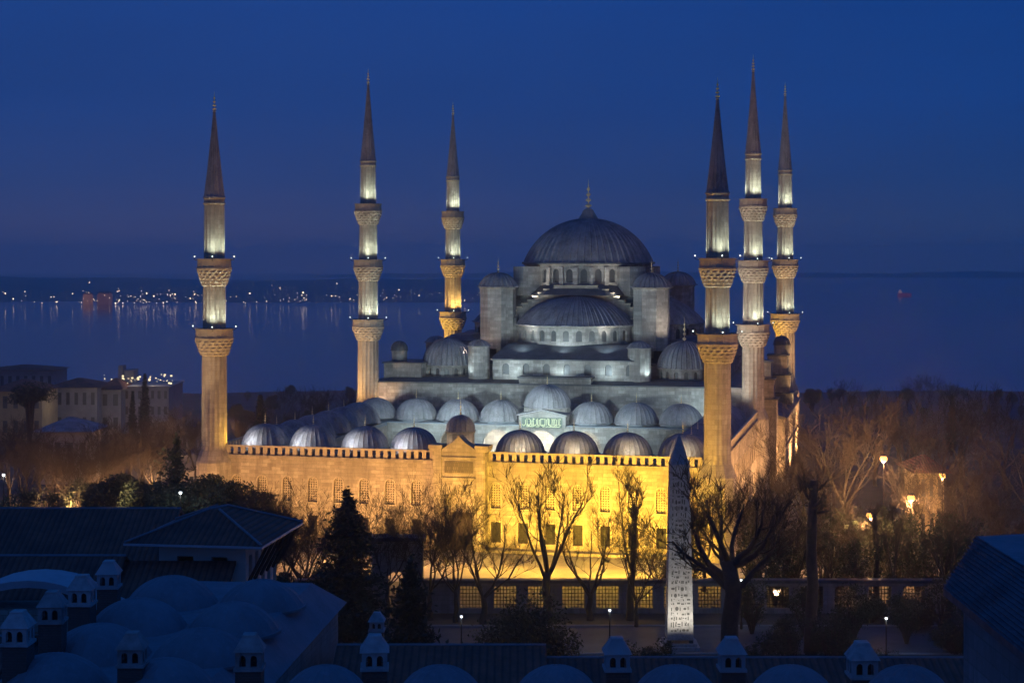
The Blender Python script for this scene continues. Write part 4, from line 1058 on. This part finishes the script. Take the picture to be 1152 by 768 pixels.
for px in (130, 150, 172): 
    g = P(px, 428, 431); point(tuple(g), 150, (1, .8, .5), .3)
KI = house('kiosk', 'square pavilion with a low pyramid roof standing in the left park', 'pavilion', 44, 100, 485, 262, 8, 'white_far', 'lead', 1, 4, hip=1.9, zb=-.5)
house('house', 'small house lit amber by a street lamp at right', 'house', 1034, 1062, 531, 215, 8, 'ochre', 'tile', 2, 3, hip=1.8)
house('house', 'low building with pale roof near the water at the right edge', 'house', 1118, 1175, 500, 420, 12, 'white_far', 'white_far', 2, 5)
house('house', 'long dark roofed shed behind the right grove', 'shed', 1085, 1180, 524, 330, 8, 'white_far', 'tile', 1, 6, hip=1)
for px, py, D, p_ in ((20, 455, 385, 700), (80, 455, 405, 350), (150, 452, 412, 300), (180, 452, 412, 260), (124, 455, 408, 500)):  # unseen points added to brighten the dark house fronts at far left
    g = P(px, py, D); point(tuple(g), p_, (1, .82, .6), .3)
# far shore: lights, two lit buildings, a ship
mb = MB(); r = random.Random(12)
def dot(px, py, D, s):
    s *= .62; p = P(px, py, D); mb.lathe([(.01, p.z - s), (s, p.z), (.01, p.z + s)], p.x, p.y, 6)
for k in range(150):
    px = r.choice([r.uniform(0, 560), r.uniform(60, 230), r.gauss(165, 40), r.gauss(370, 60)]); 
    if px < -5 or px > 560: continue
    py = 341 - abs(r.gauss(0, 6.5)) - (2 if px > 300 else 0)
    dot(px, py, 2440, r.choice([.5, .6, .7, .8, 1.1]))
for k in range(30): dot(r.uniform(430, 560), r.uniform(325, 336), 2440, .5)
for px, py, s in ((6, 330, 1.8), (15, 336, 1.7), (28, 328, 1.2), (20, 343, 1.2), (165, 330, 1.8), (173, 333, 1.7), (197, 331, 1.7), (219, 331, 1.4), (281, 330, 1.8), (341, 329, 1.9), (379, 319, 1.2), (449, 326, 1.5), (130, 341, 1.8), (138, 341, 1.4), (373, 333, 1.5)): dot(px, py, 2440, s)
o = mb.build('far_shore_lights', m_emit('far lamps', (1, .72, .48), 6)); tag(o, 'string of tiny lights along the far shore', kind='stuff')
mb = MB()
for k in range(16): dot(r.uniform(900, 1070), 328 + r.gauss(0, .6), 3300, .8)
o = mb.build('distant_coast_lights', m_emit('dim far lamps', (1, .8, .7), .7)); tag(o, 'faint lights on the coast at right', kind='stuff')
m_glow = m_emit('glowing far wall', (1, .38, .12), .14)  # both far walls glow by emission in place of floodlight on them
for px0, px1, y_, lab in ((93, 101, 333, 'orange glowing block on the far shore with a rounded front'), (109, 123, 332, 'wider dim orange building on the far shore')):
    T = vthing('waterfront_building', lab, 'building', UX((px0 + px1) / 2, 2445), 2445, -34)
    u0, u1 = UX(px0, 2445), UX(px1, 2445); mb = MB(); zt = EYE.z - (y_ - HOR) / FPX * 2445
    mb.box(u0, u1, 2445, 2465, -35, zt); mb.box(u0 + 1, u1 - 1, 2446, 2464, zt, zt + 3); mb.build('wall', m_glow if px0 < 100 else m_emit('dim glowing far wall', (1, .35, .12), .07), T)
    mb = MB(); mb.frustum(ring(u0 - 1, u1 + 1, 2444, 2466), zt + 3.003, ring(u0 + 3, u1 - 3, 2452, 2458), zt + 6); mb.build('roof', M['tile'], T)
SH = vthing('ship', 'distant ship with red glowing superstructure on the right horizon', 'ship', UX(1018, 3000), 3000, -34)
u0 = UX(1010, 3000); mb = MB()
mb.prism([(u0, 2996), (u0 + 20, 2996), (u0 + 25, 3000), (u0 + 20, 3004), (u0, 3004)], -34.5, -29); mb.build('hull', m_emit('glowing red hull', (.9, .12, .12), .09), SH)  # glow of the ship's lights put into the hull's own emission
mb = MB(); mb.box(u0 + 2, u0 + 7, 2997, 3003, -29, -25); mb.box(u0 + 3, u0 + 5, 2999, 3001, -25, -22); mb.build('superstructure', m_emit('glowing superstructure', (1, .6, .6), .22), SH)  # emits its glow itself, no lamps on board

# ------------------------------------------------------------------ foreground: domed wing, chimneys, tiled roofs
WG = vthing('domed_wing', 'lead roofed wing with two rows of low domes at the lower left', 'building', -8.7, 82.6, 0)
mb = MB(); 
panel(mb, (-18.9, 50), (-8.7, 50), 0, 18.7)
res = panel(mb, (-8.7, 50), (-8.7, 82.6), 0, 18.7, [(6 + i * 5 - .45, 6 + i * 5 + .45, 15.6, 17.2, True) for i in range(5)], .4)
panel(mb, (-8.7, 82.6), (-18.9, 82.6), 0, 18.7); panel(mb, (-18.9, 82.6), (-18.9, 50), 0, 18.7)
mb.build('wall', M['wall_old'], WG); panes(res, 'window', M['glass_dark'], WG)
mb = MB(); mb.frustum(ring(-19.2, -8.3, 49.7, 82.9), 18.703, ring(-17.4, -9.6, 51, 80.6), 20.1, bot=True); mb.build('roof', M['lead_roof'], WG)
WG.rotation_euler.z -= radians(5)
def vdome(T, u, D, z, r_, h, nm='dome'):
    mb = MB(); mb.dome(u, D, z, r_, h, 20, .014, lip=.12); return mb.build(nm, M['lead_roof'], T, smooth=True, ang=25)
for D in (55.5, 60.5, 65.5, 70.5, 75.5):
    vdome(WG, -10.9, D, 20.08, 1.95, 1.15); vdome(WG, -15.1, D, 20.08, 2.1, 1.25)
FWG = vthing('domed_wing', 'row of small lead domes on the near wing along the bottom edge', 'building', 8, 57, 0)
mb = MB(); mb.box(-8.2, 22, 52, 61.5, 0, 19.6); mb.build('wall', M['wall_old'], FWG)
mb = MB(); mb.frustum(ring(-8.5, 22.3, 51.7, 61.8), 19.603, ring(-7.5, 21.5, 54, 60.4), 20.1, bot=True); mb.build('roof', M['lead_roof'], FWG)
for u in (-6.5, -2.5, 1.55, 5.7, 9.75, 13.8, 17.9): vdome(FWG, u, 57.5, 20.05, 1.6, 1.75)
CR = random.Random(17)
def chimney(u, D, z0, zt, label, s=1.0, group='chimneys with little lantern caps'):
    T = vthing('chimney', label, 'chimney', u, D, z0, group)
    pl = M[CR.choice(['plaster', 'plaster_sooty', 'plaster_worn'])]; s *= CR.uniform(.94, 1.06)
    w_ = .46 * s; H = zt - z0; zl = zt - 1.25 * s
    mb = MB(); mb.box(u - w_, u + w_, D - w_, D + w_, z0 - .5, zl); mb.build('stack', M['brick'], T)
    mb = MB(); mb.box(u - w_ - .06, u + w_ + .06, D - w_ - .06, D + w_ + .06, zl + .002, zl + .1); 
    for k, (a, b_) in enumerate((((u - w_, D - w_), (u + w_, D - w_)), ((u + w_, D - w_), (u + w_, D + w_)), ((u + w_, D + w_), (u - w_, D + w_)), ((u - w_, D + w_), (u - w_, D - w_)))):
        panel(mb, a, b_, zl + .1, zl + .68 * s, [(w_ * .32, w_ * .82, zl + .16, zl + .56 * s, True), (w_ * 1.18, w_ * 1.68, zl + .16, zl + .56 * s, True)], .1)
    mb.box(u - w_ + .1, u + w_ - .1, D - w_ + .1, D + w_ - .1, zl + .1, zl + .11)
    mb.build('lantern', pl, T)
    mb = MB(); mb.box(u - w_ * .55, u + w_ * .55, D - w_ * .55, D + w_ * .55, zl + .1, zl + .66 * s); mb.build('flue', M['iron'], T)
    mb = MB(); mb.frustum(ring(u - w_ - .08, u + w_ + .08, D - w_ - .08, D + w_ + .08), zl + .682 * s, ring(u - w_ * .5, u + w_ * .5, D - w_ * .5, D + w_ * .5), zl + 1.2 * s, bot=True)
    mb.frustum(ring(u - w_ * .56, u + w_ * .56, D - w_ * .56, D + w_ * .56), zl + 1.202 * s, ring(u - w_ * .48, u + w_ * .48, D - w_ * .48, D + w_ * .48), zt)
    mb.build('cap', pl, T)
    T.rotation_euler.z += radians(CR.uniform(-4, 4)); return T
def chim_px(px, ytop, D, z0, label, s=1.0):
    chimney(UX(px, D), D, z0, EYE.z - (ytop - HOR) / FPX * D, label, s)
for px, yt, D, lab in ((20.5, 686, 60.5, 'nearest chimney of the line climbing at lower left'), (59, 664, 64.5, 'second chimney of the line climbing at lower left'), (92.5, 646, 69.5, 'third chimney of the line climbing at lower left'), (122.5, 630, 74, 'farthest chimney of the line climbing at lower left')):
    chim_px(px, yt, D, 18.9, lab, 1.0)
chim_px(149, 710, 60, 19, 'chimney among the blue domes at lower left')
chim_px(281, 712, 60, 19, 'chimney at the right edge of the domed roof')
chim_px(421.5, 713, 60, 19.6, 'chimney below the dark conifer at the bottom')
chim_px(694, 716, 61, 19.6, 'chimney at the bottom left of the obelisk')
chim_px(823, 716, 61, 19.6, 'chimney at the bottom below the big plane tree')
chim_px(970, 721, 61, 19.6, 'chimney at the bottom right of the plane tree')
chim_px(1109, 722, 61, 19.6, 'chimney at the bottom right corner')
chim_px(424, 688, 84, 12, 'small chimney behind the one below the dark conifer', .8)
# tiled annex behind the near wing
AN = vthing('tiled_house', 'low house with tiled gable roof behind the small domes', 'house', 0, 74, 0)
def gable(T, u0, u1, D0, D1, ze, zr, along='u', mat='tile', wall='paint', over=.35, zb=0, nm='roof'):
    mb = MB()
    if along == 'u':
        Dm = (D0 + D1) / 2
        mb.box(u0, u1, D0, D1, zb, ze); mb.slabx([(D0, ze), (D1, ze), (Dm, zr)], u0, u0 + .02); mb.slabx([(D0, ze), (D1, ze), (Dm, zr)], u1 - .02, u1)
    else:
        um = (u0 + u1) / 2
        mb.box(u0, u1, D0, D1, zb, ze); mb.slab([(u0, ze), (u1, ze), (um, zr)], D0, D0 + .02); mb.slab([(u0, ze), (u1, ze), (um, zr)], D1 - .02, D1)
    mb.build('wall', M[wall], T)
    mb = MB(); th = .18; o_ = over
    if along == 'u':
        k = (zr - ze) / (Dm - D0); A = (D0 - o_, ze - k * o_ + .03); B = (Dm, zr + .03); C = (D1 + o_, ze - k * o_ + .03)
        mb.slabx([A, B, C, (C[0], C[1] + th), (B[0], B[1] + th), (A[0], A[1] + th)], u0 - o_, u1 + o_)
    else:
        k = (zr - ze) / (um - u0); A = (u0 - o_, ze - k * o_ + .03); B = (um, zr + .03); C = (u1 + o_, ze - k * o_ + .03)
        mb.slab([A, B, C, (C[0], C[1] + th), (B[0], B[1] + th), (A[0], A[1] + th)], D0 - o_, D1 + o_)
    ro = mb.build(nm, M[mat if along == 'u' else 'tile_side'], T)
    mb = MB()
    if along == 'u': mb.chain([Vector((u0 - o_, Dm, zr + .2)), Vector((u1 + o_, Dm, zr + .2))], [.08, .08], 6)
    else: mb.chain([Vector((um, D0 - o_, zr + .2)), Vector((um, D1 + o_, zr + .2))], [.08, .08], 6)
    mb.build('ridge', M['lead_roof'], ro, org=ORG[T.name])
    return ro
gable(AN, -7.6, 1.2, 69, 81, 16.6, 18.2, 'u'); 
AN2 = vthing('tiled_house', 'long tiled roof with fine ribs along the bottom centre', 'house', 6, 70, 0)
gable(AN2, 1.7, 26, 69, 80, 16.3, 17.75, 'u')
# left palace ranges
RA = vthing('tiled_range', 'far long range with ridge running to the pavilion at left', 'building', -33, 100, 0)
gable(RA, -46, -20.4, 93, 107, 17.4, 20.6, 'u', wall='wall_old')
RB = vthing('tiled_range', 'middle tiled range at the left edge below the far one', 'building', -35, 88, 0)
gable(RB, -46, -20.8, 82, 93, 17.2, 20.0, 'u', wall='wall_old')
RC = vthing('tiled_range', 'nearest tiled roof at the left edge beside the chimneys', 'building', -24, 72, 0)
gable(RC, -30, -21.5, 62, 81, 17.4, 19.4, 'u', wall='wall_old')
mb = MB()
pv = []
for k in range(13):
    a = pi * (1 - k / 12); pv.append((-23.6 + 3.2 * cos(a), 18.7 + 1.55 * sin(a)))
pv2 = [(x_, z_) for x_, z_ in pv] + [(-23.6 + 2.9 * cos(pi * k / 12), 18.6 + 1.3 * sin(pi * k / 12)) for k in range(13)]
BV = vthing('barrel_vault', 'pale lead barrel vault roof between the tiled ranges at left', 'roof', -23.6, 81, 0)
mb.slab(pv2, 80.5, 83.5); mb.build('roof', M['zinc'], BV)
mb = MB(); mb.box(-26.5, -20.7, 80.8, 83.2, 0, 18.72); mb.build('wall', M['wall_old'], BV)
mb = MB(); mb.slab([(-20.6, 19.0), (-16.4, 17.0), (-16.4, 17.4), (-20.6, 19.4)], 80.5, 83.0); mb.build('sloping_parapet', M['zinc'], BV)
# pavilion with hip roof
PV = vthing('pavilion', 'corner pavilion with wide hipped tile roof and tall windows at left', 'building', -14.2, 88, 0)
PV.rotation_euler.z -= radians(8)
mb = MB()
wv = [(.9 + i * 1.15 - .32, .9 + i * 1.15 + .32, 17.3, 20.0, False) for i in range(5)]
panel(mb, (-19, 88), (-14.2, 88), 0, 20.8, [(1.0, 1.9, 17.3, 20.0, False), (2.9, 3.8, 17.3, 20.0, False)], .3)
re_ = panel(mb, (-14.2, 88), (-14.2, 93.6), 0, 20.8, wv, .3)
panel(mb, (-14.2, 93.6), (-19, 93.6), 0, 20.8); panel(mb, (-19, 93.6), (-19, 88), 0, 20.8)
mb.box(-14.2, -13.95, 87.9, 93.8, 16.3, 16.6)
mb.build('wall', M['paint'], PV); panes(re_, 'window', M['glass_dark'], PV)
mb = MB(); mb.frustum(ring(-20.4, -12.9, 86.6, 94.6), 20.86, ring(-16.9, -16.3, 90, 91.5), 22.2); mb.build('roof', M['tile'], PV)
for a_, b_ in (((-20.4, 86.6), (-16.9, 90)), ((-12.9, 86.6), (-16.3, 90)), ((-12.9, 94.6), (-16.3, 91.5)), ((-20.4, 94.6), (-16.9, 91.5)), ((-16.9, 90), (-16.3, 91.5))):
    mb = MB(); mb.chain([Vector((*a_, 20.92 if a_[0] != -16.9 else 22.24)), Vector((*b_, 22.24))], [.07, .07], 6); mb.build('hip_ridge', M['lead_roof'], PV)
mb = MB(); mb.prism(ring(-20.45, -12.85, 86.55, 94.65), 20.74, 20.85); mb.build('eave', M['zinc'], PV)
for i in range(6):
    mb = MB(); mb.chain([Vector((-14.15, 88.3 + i * 1.15, 18.6)), Vector((-13.05, 88.3 + i * 1.15, 20.7))], [.09, .09], 4)
    mb.build('eave_bracket', M['wood'], PV)
# lean-to in front of the pavilion
LT = vthing('lean_to_roof', 'low tiled lean-to against the front of the pavilion', 'building', -18, 86, 0)
mb = MB(); mb.slabx([(83.4, 0), (87.9, 0), (87.9, 19.6), (83.4, 17.9)], -21.2, -15.0); mb.build('wall', M['paint'], LT)
mb = MB(); mb.slabx([(83.0, 17.78), (87.95, 19.65), (87.95, 19.85), (83.0, 17.98)], -21.5, -14.7); mb.build('roof', M['tile'], LT)
# close roof at right
RR = vthing('seamed_roof_building', 'close building at right with a sloping standing seam metal roof', 'building', 14, 40, 0)
mb = MB(); mb.prism([(12.2, 28), (30, 28), (30, 44.6), (12.2, 44.6)], 0, 27.0); mb.build('wall', M['stone_dark'], RR)
mr = m_lead('standing seam metal', (.10, .115, .14), .6, .3)
E_, T_, B_, Q_ = (11.75, 45.0, 27.0), (13.35, 47.4, 28.0), (11.45, 27.0, 27.0), (13.2, 27.0, 28.0)
mb = MB(); mb.quad(B_, E_, T_, Q_)
for s in (0,):
    mb.quad((B_[0], B_[1], 26.8), (B_[0], B_[1], 27.0), E_, (E_[0], E_[1], 26.8))
n = 15
for k in range(n):                       # raised courses parallel to the eave
    s_ = (k + .5) / n; s2 = s_ + .018
    a, c = Vector(B_).lerp(Vector(Q_), s_), Vector(E_).lerp(Vector(T_), s_); a2, c2 = Vector(B_).lerp(Vector(Q_), s2), Vector(E_).lerp(Vector(T_), s2); hz = Vector((-.03, 0, .05))
    mb.quad(tuple(a), tuple(c), tuple(c + hz), tuple(a + hz)); mb.quad(tuple(a + hz), tuple(c + hz), tuple(c2 + hz), tuple(a2 + hz)); mb.quad(tuple(a2 + hz), tuple(c2 + hz), tuple(c2), tuple(a2))
mb.build('roof_slope', mr, RR)
mb = MB(); mb.quad(Q_, T_, (30, 52, 28.0), (30, 27, 28.0)); mb.quad(E_, (30, 47, 27), (30, 52, 28), T_); mb.build('roof_top', M['lead_roof'], RR)

# ------------------------------------------------------------------ floodlights
# front: sodium floods on the ground between precinct wall and facade
for x, p, h in ((3, 4800, 8), (10.5, 4300, 8), (18, 5600, 8.5), (25, 5200, 8), (30, 6400, 8), (38, 9000, 7), (44.5, 10000, 8), (51, 12000, 6), (56, 11000, 7), (61, 9000, 7)):
    c_ = SOD if x > 34 else (1, .49, .15)
    spot((x, -9.2, .6), (x, 0, h), p * 1.2, c_, 112, .9, .3)
    point((x + 1.5, -13, 4.2), p * .32, c_, .3)
spot((40, -7, .4), (35.5, -1, 8), 1800, SOD, 60, .8)
# minaret feet
spot((4.6, -1.2, 12.3), (0, 0, 17), 900, SOD, 120, .8, .2)
spot((2.8, 1.2, 11.4), (.6, .2, 20), 2600, SOD, 100, .8, .2)
spot((-10, -12, 1), (0, 0, 14), 9000, AMB, 70, .8)
spot((70, -14, 1), (64.2, 0, 20), 6500, AMB, 60, .8)
spot((57, -14, 1), (64.2, 0, 16), 2600, AMB, 60, .8)
spot((-4.5, 58, 12), (.1, 62.7, 19), 5500, (1, .58, .2), 100, .8); spot((5, 59.5, 11), (.1, 62.7, 19), 1300, (1, .58, .2), 100, .8)
spot((-6, 110, 9), (0, 117, 22), 20000, SOD, 80, .8); spot((-7, 112, 14), (-.1, 117, 26), 6500, SOD, 80, .8)
spot((60, 112, 17), (64.6, 117, 23), 6000, SOD, 110, .8); spot((70, 108, 2), (64.6, 117, 20), 14000, AMB, 80, .8)
# washes that reach the whole height of each minaret
for (lx, ly, lz), (x, y), p_, c_ in (((-9, -24, 1.2), (0, 0), 38000, (1, .66, .32)), ((73, -25, 1.2), (64.2, 0), 26000, (1, .66, .40)), ((-9, 36, 1.5), (.1, 62.7), 34000, (1, .72, .44)), ((52, 40, 12.5), (63.2, 62.7), 26000, (1, .88, .74)), ((-16, 96, 1), (0, 117), 34000, (1, .68, .3)), ((76, 92, 1.2), (64.6, 117), 32000, (1, .66, .32))):
    spot((lx, ly, lz), (x, y, 34), p_, c_, 58, .7, .3)
# right side
for y, p in ((8, 3000), (22, 3000), (38, 2600), (54, 2600), (72, 2600), (90, 2600), (108, 2600)):
    spot((70.5, y, .6), (64, y + 1, 7), p * 5, AMB, 120, .8)
# cool floods in the court and on the roofs
for x, p in ((14, 900), (22, 900), (32, 1100), (42, 900)):
    spot((x, 40, 12.9), (x, 62.7, 14), p * 7, COOL, 120, .9)
spot((57.5, 57.8, 11.2), (50.5, 62.9, 14.6), 2600, COOL, 120, .7); spot((57.5, 49.5, 13.5), (53, 54, 12.6), 420, COOL, 90, .8)
spot((24, 20, 12.2), (20, 60, 15), 5200, COOL, 90, .8); spot((44, 20, 12.2), (44, 62, 16), 5800, COOL, 90, .8)
g = GP(925, 208); point((g.x, g.y, 3), 10000, AMB, .3)
spot((58.5, 57.5, 14), (63.2, 62.7, 20), 2200, (1, .9, .78), 100, .8)
for x in (10.9, 17.75, 24.7, 32.1, 39.1, 46.1): point((x, 57.5, 7.2), 5500 if 20 < x < 33 else 40, (1, .97, .84), .3)
spot((32.2, 46, 9.5), (32.2, 49.7, 10.9), 130, (.85, 1, .66), 70, .6)
for i, x in enumerate(XF):
    spot((x - 1.5 if i < 4 else x + 1.2, -.6, 12.9), (x - .3, 3.4, 13.6), 750 if i < 4 else 620, (.92, .96, 1) if i < 4 else (1, .8, .5), 130, .9, .1)  # unseen spots hung in the air, added to give the front domes sheen
spot((29.9, 1.0, 12.6), (31.75, 3.2, 15.2), 120, (1, .7, .4), 130, .9, .1); spot((33.9, 1.0, 12.6), (31.75, 3.2, 15.2), 120, (1, .7, .4), 130, .9, .1)  # unseen warm spots added to lift the dark gate cupola
# roof lights on the hall
for x, p in ((24, 300), (32, 330), (40, 300)):
    spot((x, 63.6, 17.3), (x, 66, 18.2), p * 1.3, COOL, 150, .9)
for x in (25, 32, 39): spot((x, 66.3, 21.2), (x, 72, 23.5), 850, COOL, 120, .9)
spot((46.8, 65, 17.2), (44.5, 67, 19.5), 420, COOL, 110, .8); spot((16, 64.3, 17.2), (17.8, 67, 19.5), 320, COOL, 110, .8)
for x, y in ((38.5, 69.5), (25.5, 69.5)): spot((x, y, 22), (32 + (x - 32) * .9, 79, 35), 900, WHITE, 70, .9)
for x in (24.4, 39.6): spot((x, 77.7, 29.2), (32 + (x - 32) * .4, 79.5, 34), 800, WHITE, 100, .9)
for x in (27, 37): spot((x, 77.6, 31.9), (32 + (x - 32) * 1.1, 79, 34.3), 110, WHITE, 140, .9)
spot((50.5, 72.5, 23), (45.1, 77, 28.5), 1300, (1, .86, .7), 90, .8); spot((14.5, 70, 20), (18.7, 77, 28), 1000, (1, .7, .5), 90, .8)
spot((46, 66, 18.4), (51, 72, 18), 150, COOL, 100, .8); spot((16, 64.8, 17.4), (11, 70, 17.6), 90, COOL, 120, .8)
spot((2, 61, 12), (5, 67, 17.5), 350, (1, .55, .35), 90, .8)
# obelisk
for a in (-1.4, 1.4):
    p = F(OU + a, OD - 4.2, .3); q = F(OU + a * .3, OD - 1, 9); spot(tuple(p), tuple(q), 1450, (1, .95, .82), 100, .8, .15)
# minaret balconies
for key, (x, y), lv, rs in (('FL', (0, 0), [26.9, 35.8], (1.62, 1.46, 1.32)), ('FR', (64.25, 0), [26.9, 35.9], (1.62, 1.46, 1.36)), ('ML', (.15, 62.7), HB, (1.76, 1.62, 1.5, 1.3)), ('MR', (63.2, 62.7), [25.5, 35.5, 45.1], (1.74, 1.6, 1.46, 1.24)), ('BL', (-.1, 117), [25.3, 35.6, 45.0], (1.8, 1.64, 1.5, 1.3)), ('BR', (64.6, 117), [25.4, 35.6, 45.2], (1.85, 1.65, 1.5, 1.3))):
    for i, l in enumerate(lv):
        pw = 520 if key[0] == 'F' else 640
        col = (.86, 1, .84)
        if key == 'BL' and i == 0: col = (1, .62, .16); pw *= 2.4
        pw *= 1.6
        balcony_lights(mins[key], x, y, l, rs[i], pw, col, (2, -72, 182), lens=(i < 2))

# ------------------------------------------------------------------ evening haze over the whole place
hv = bpy.data.materials.new('evening haze'); hv.use_nodes = True; t = hv.node_tree; t.nodes.clear()
ho = N(t, 'ShaderNodeOutputMaterial'); pvn = N(t, 'ShaderNodeVolumePrincipled'); pvn.inputs['Density'].default_value = 0.00023
pvn.inputs['Color'].default_value = (1, 1, 1, 1); pvn.inputs['Anisotropy'].default_value = .8; t.links.new(pvn.outputs[0], ho.inputs['Volume'])
mb = MB(); mb.box(-8000, 8000, -1500, 7600, -42, 82)
hz = mb.build('haze', hv); tag(hz, 'thin blue evening haze over city and sea', kind='stuff')
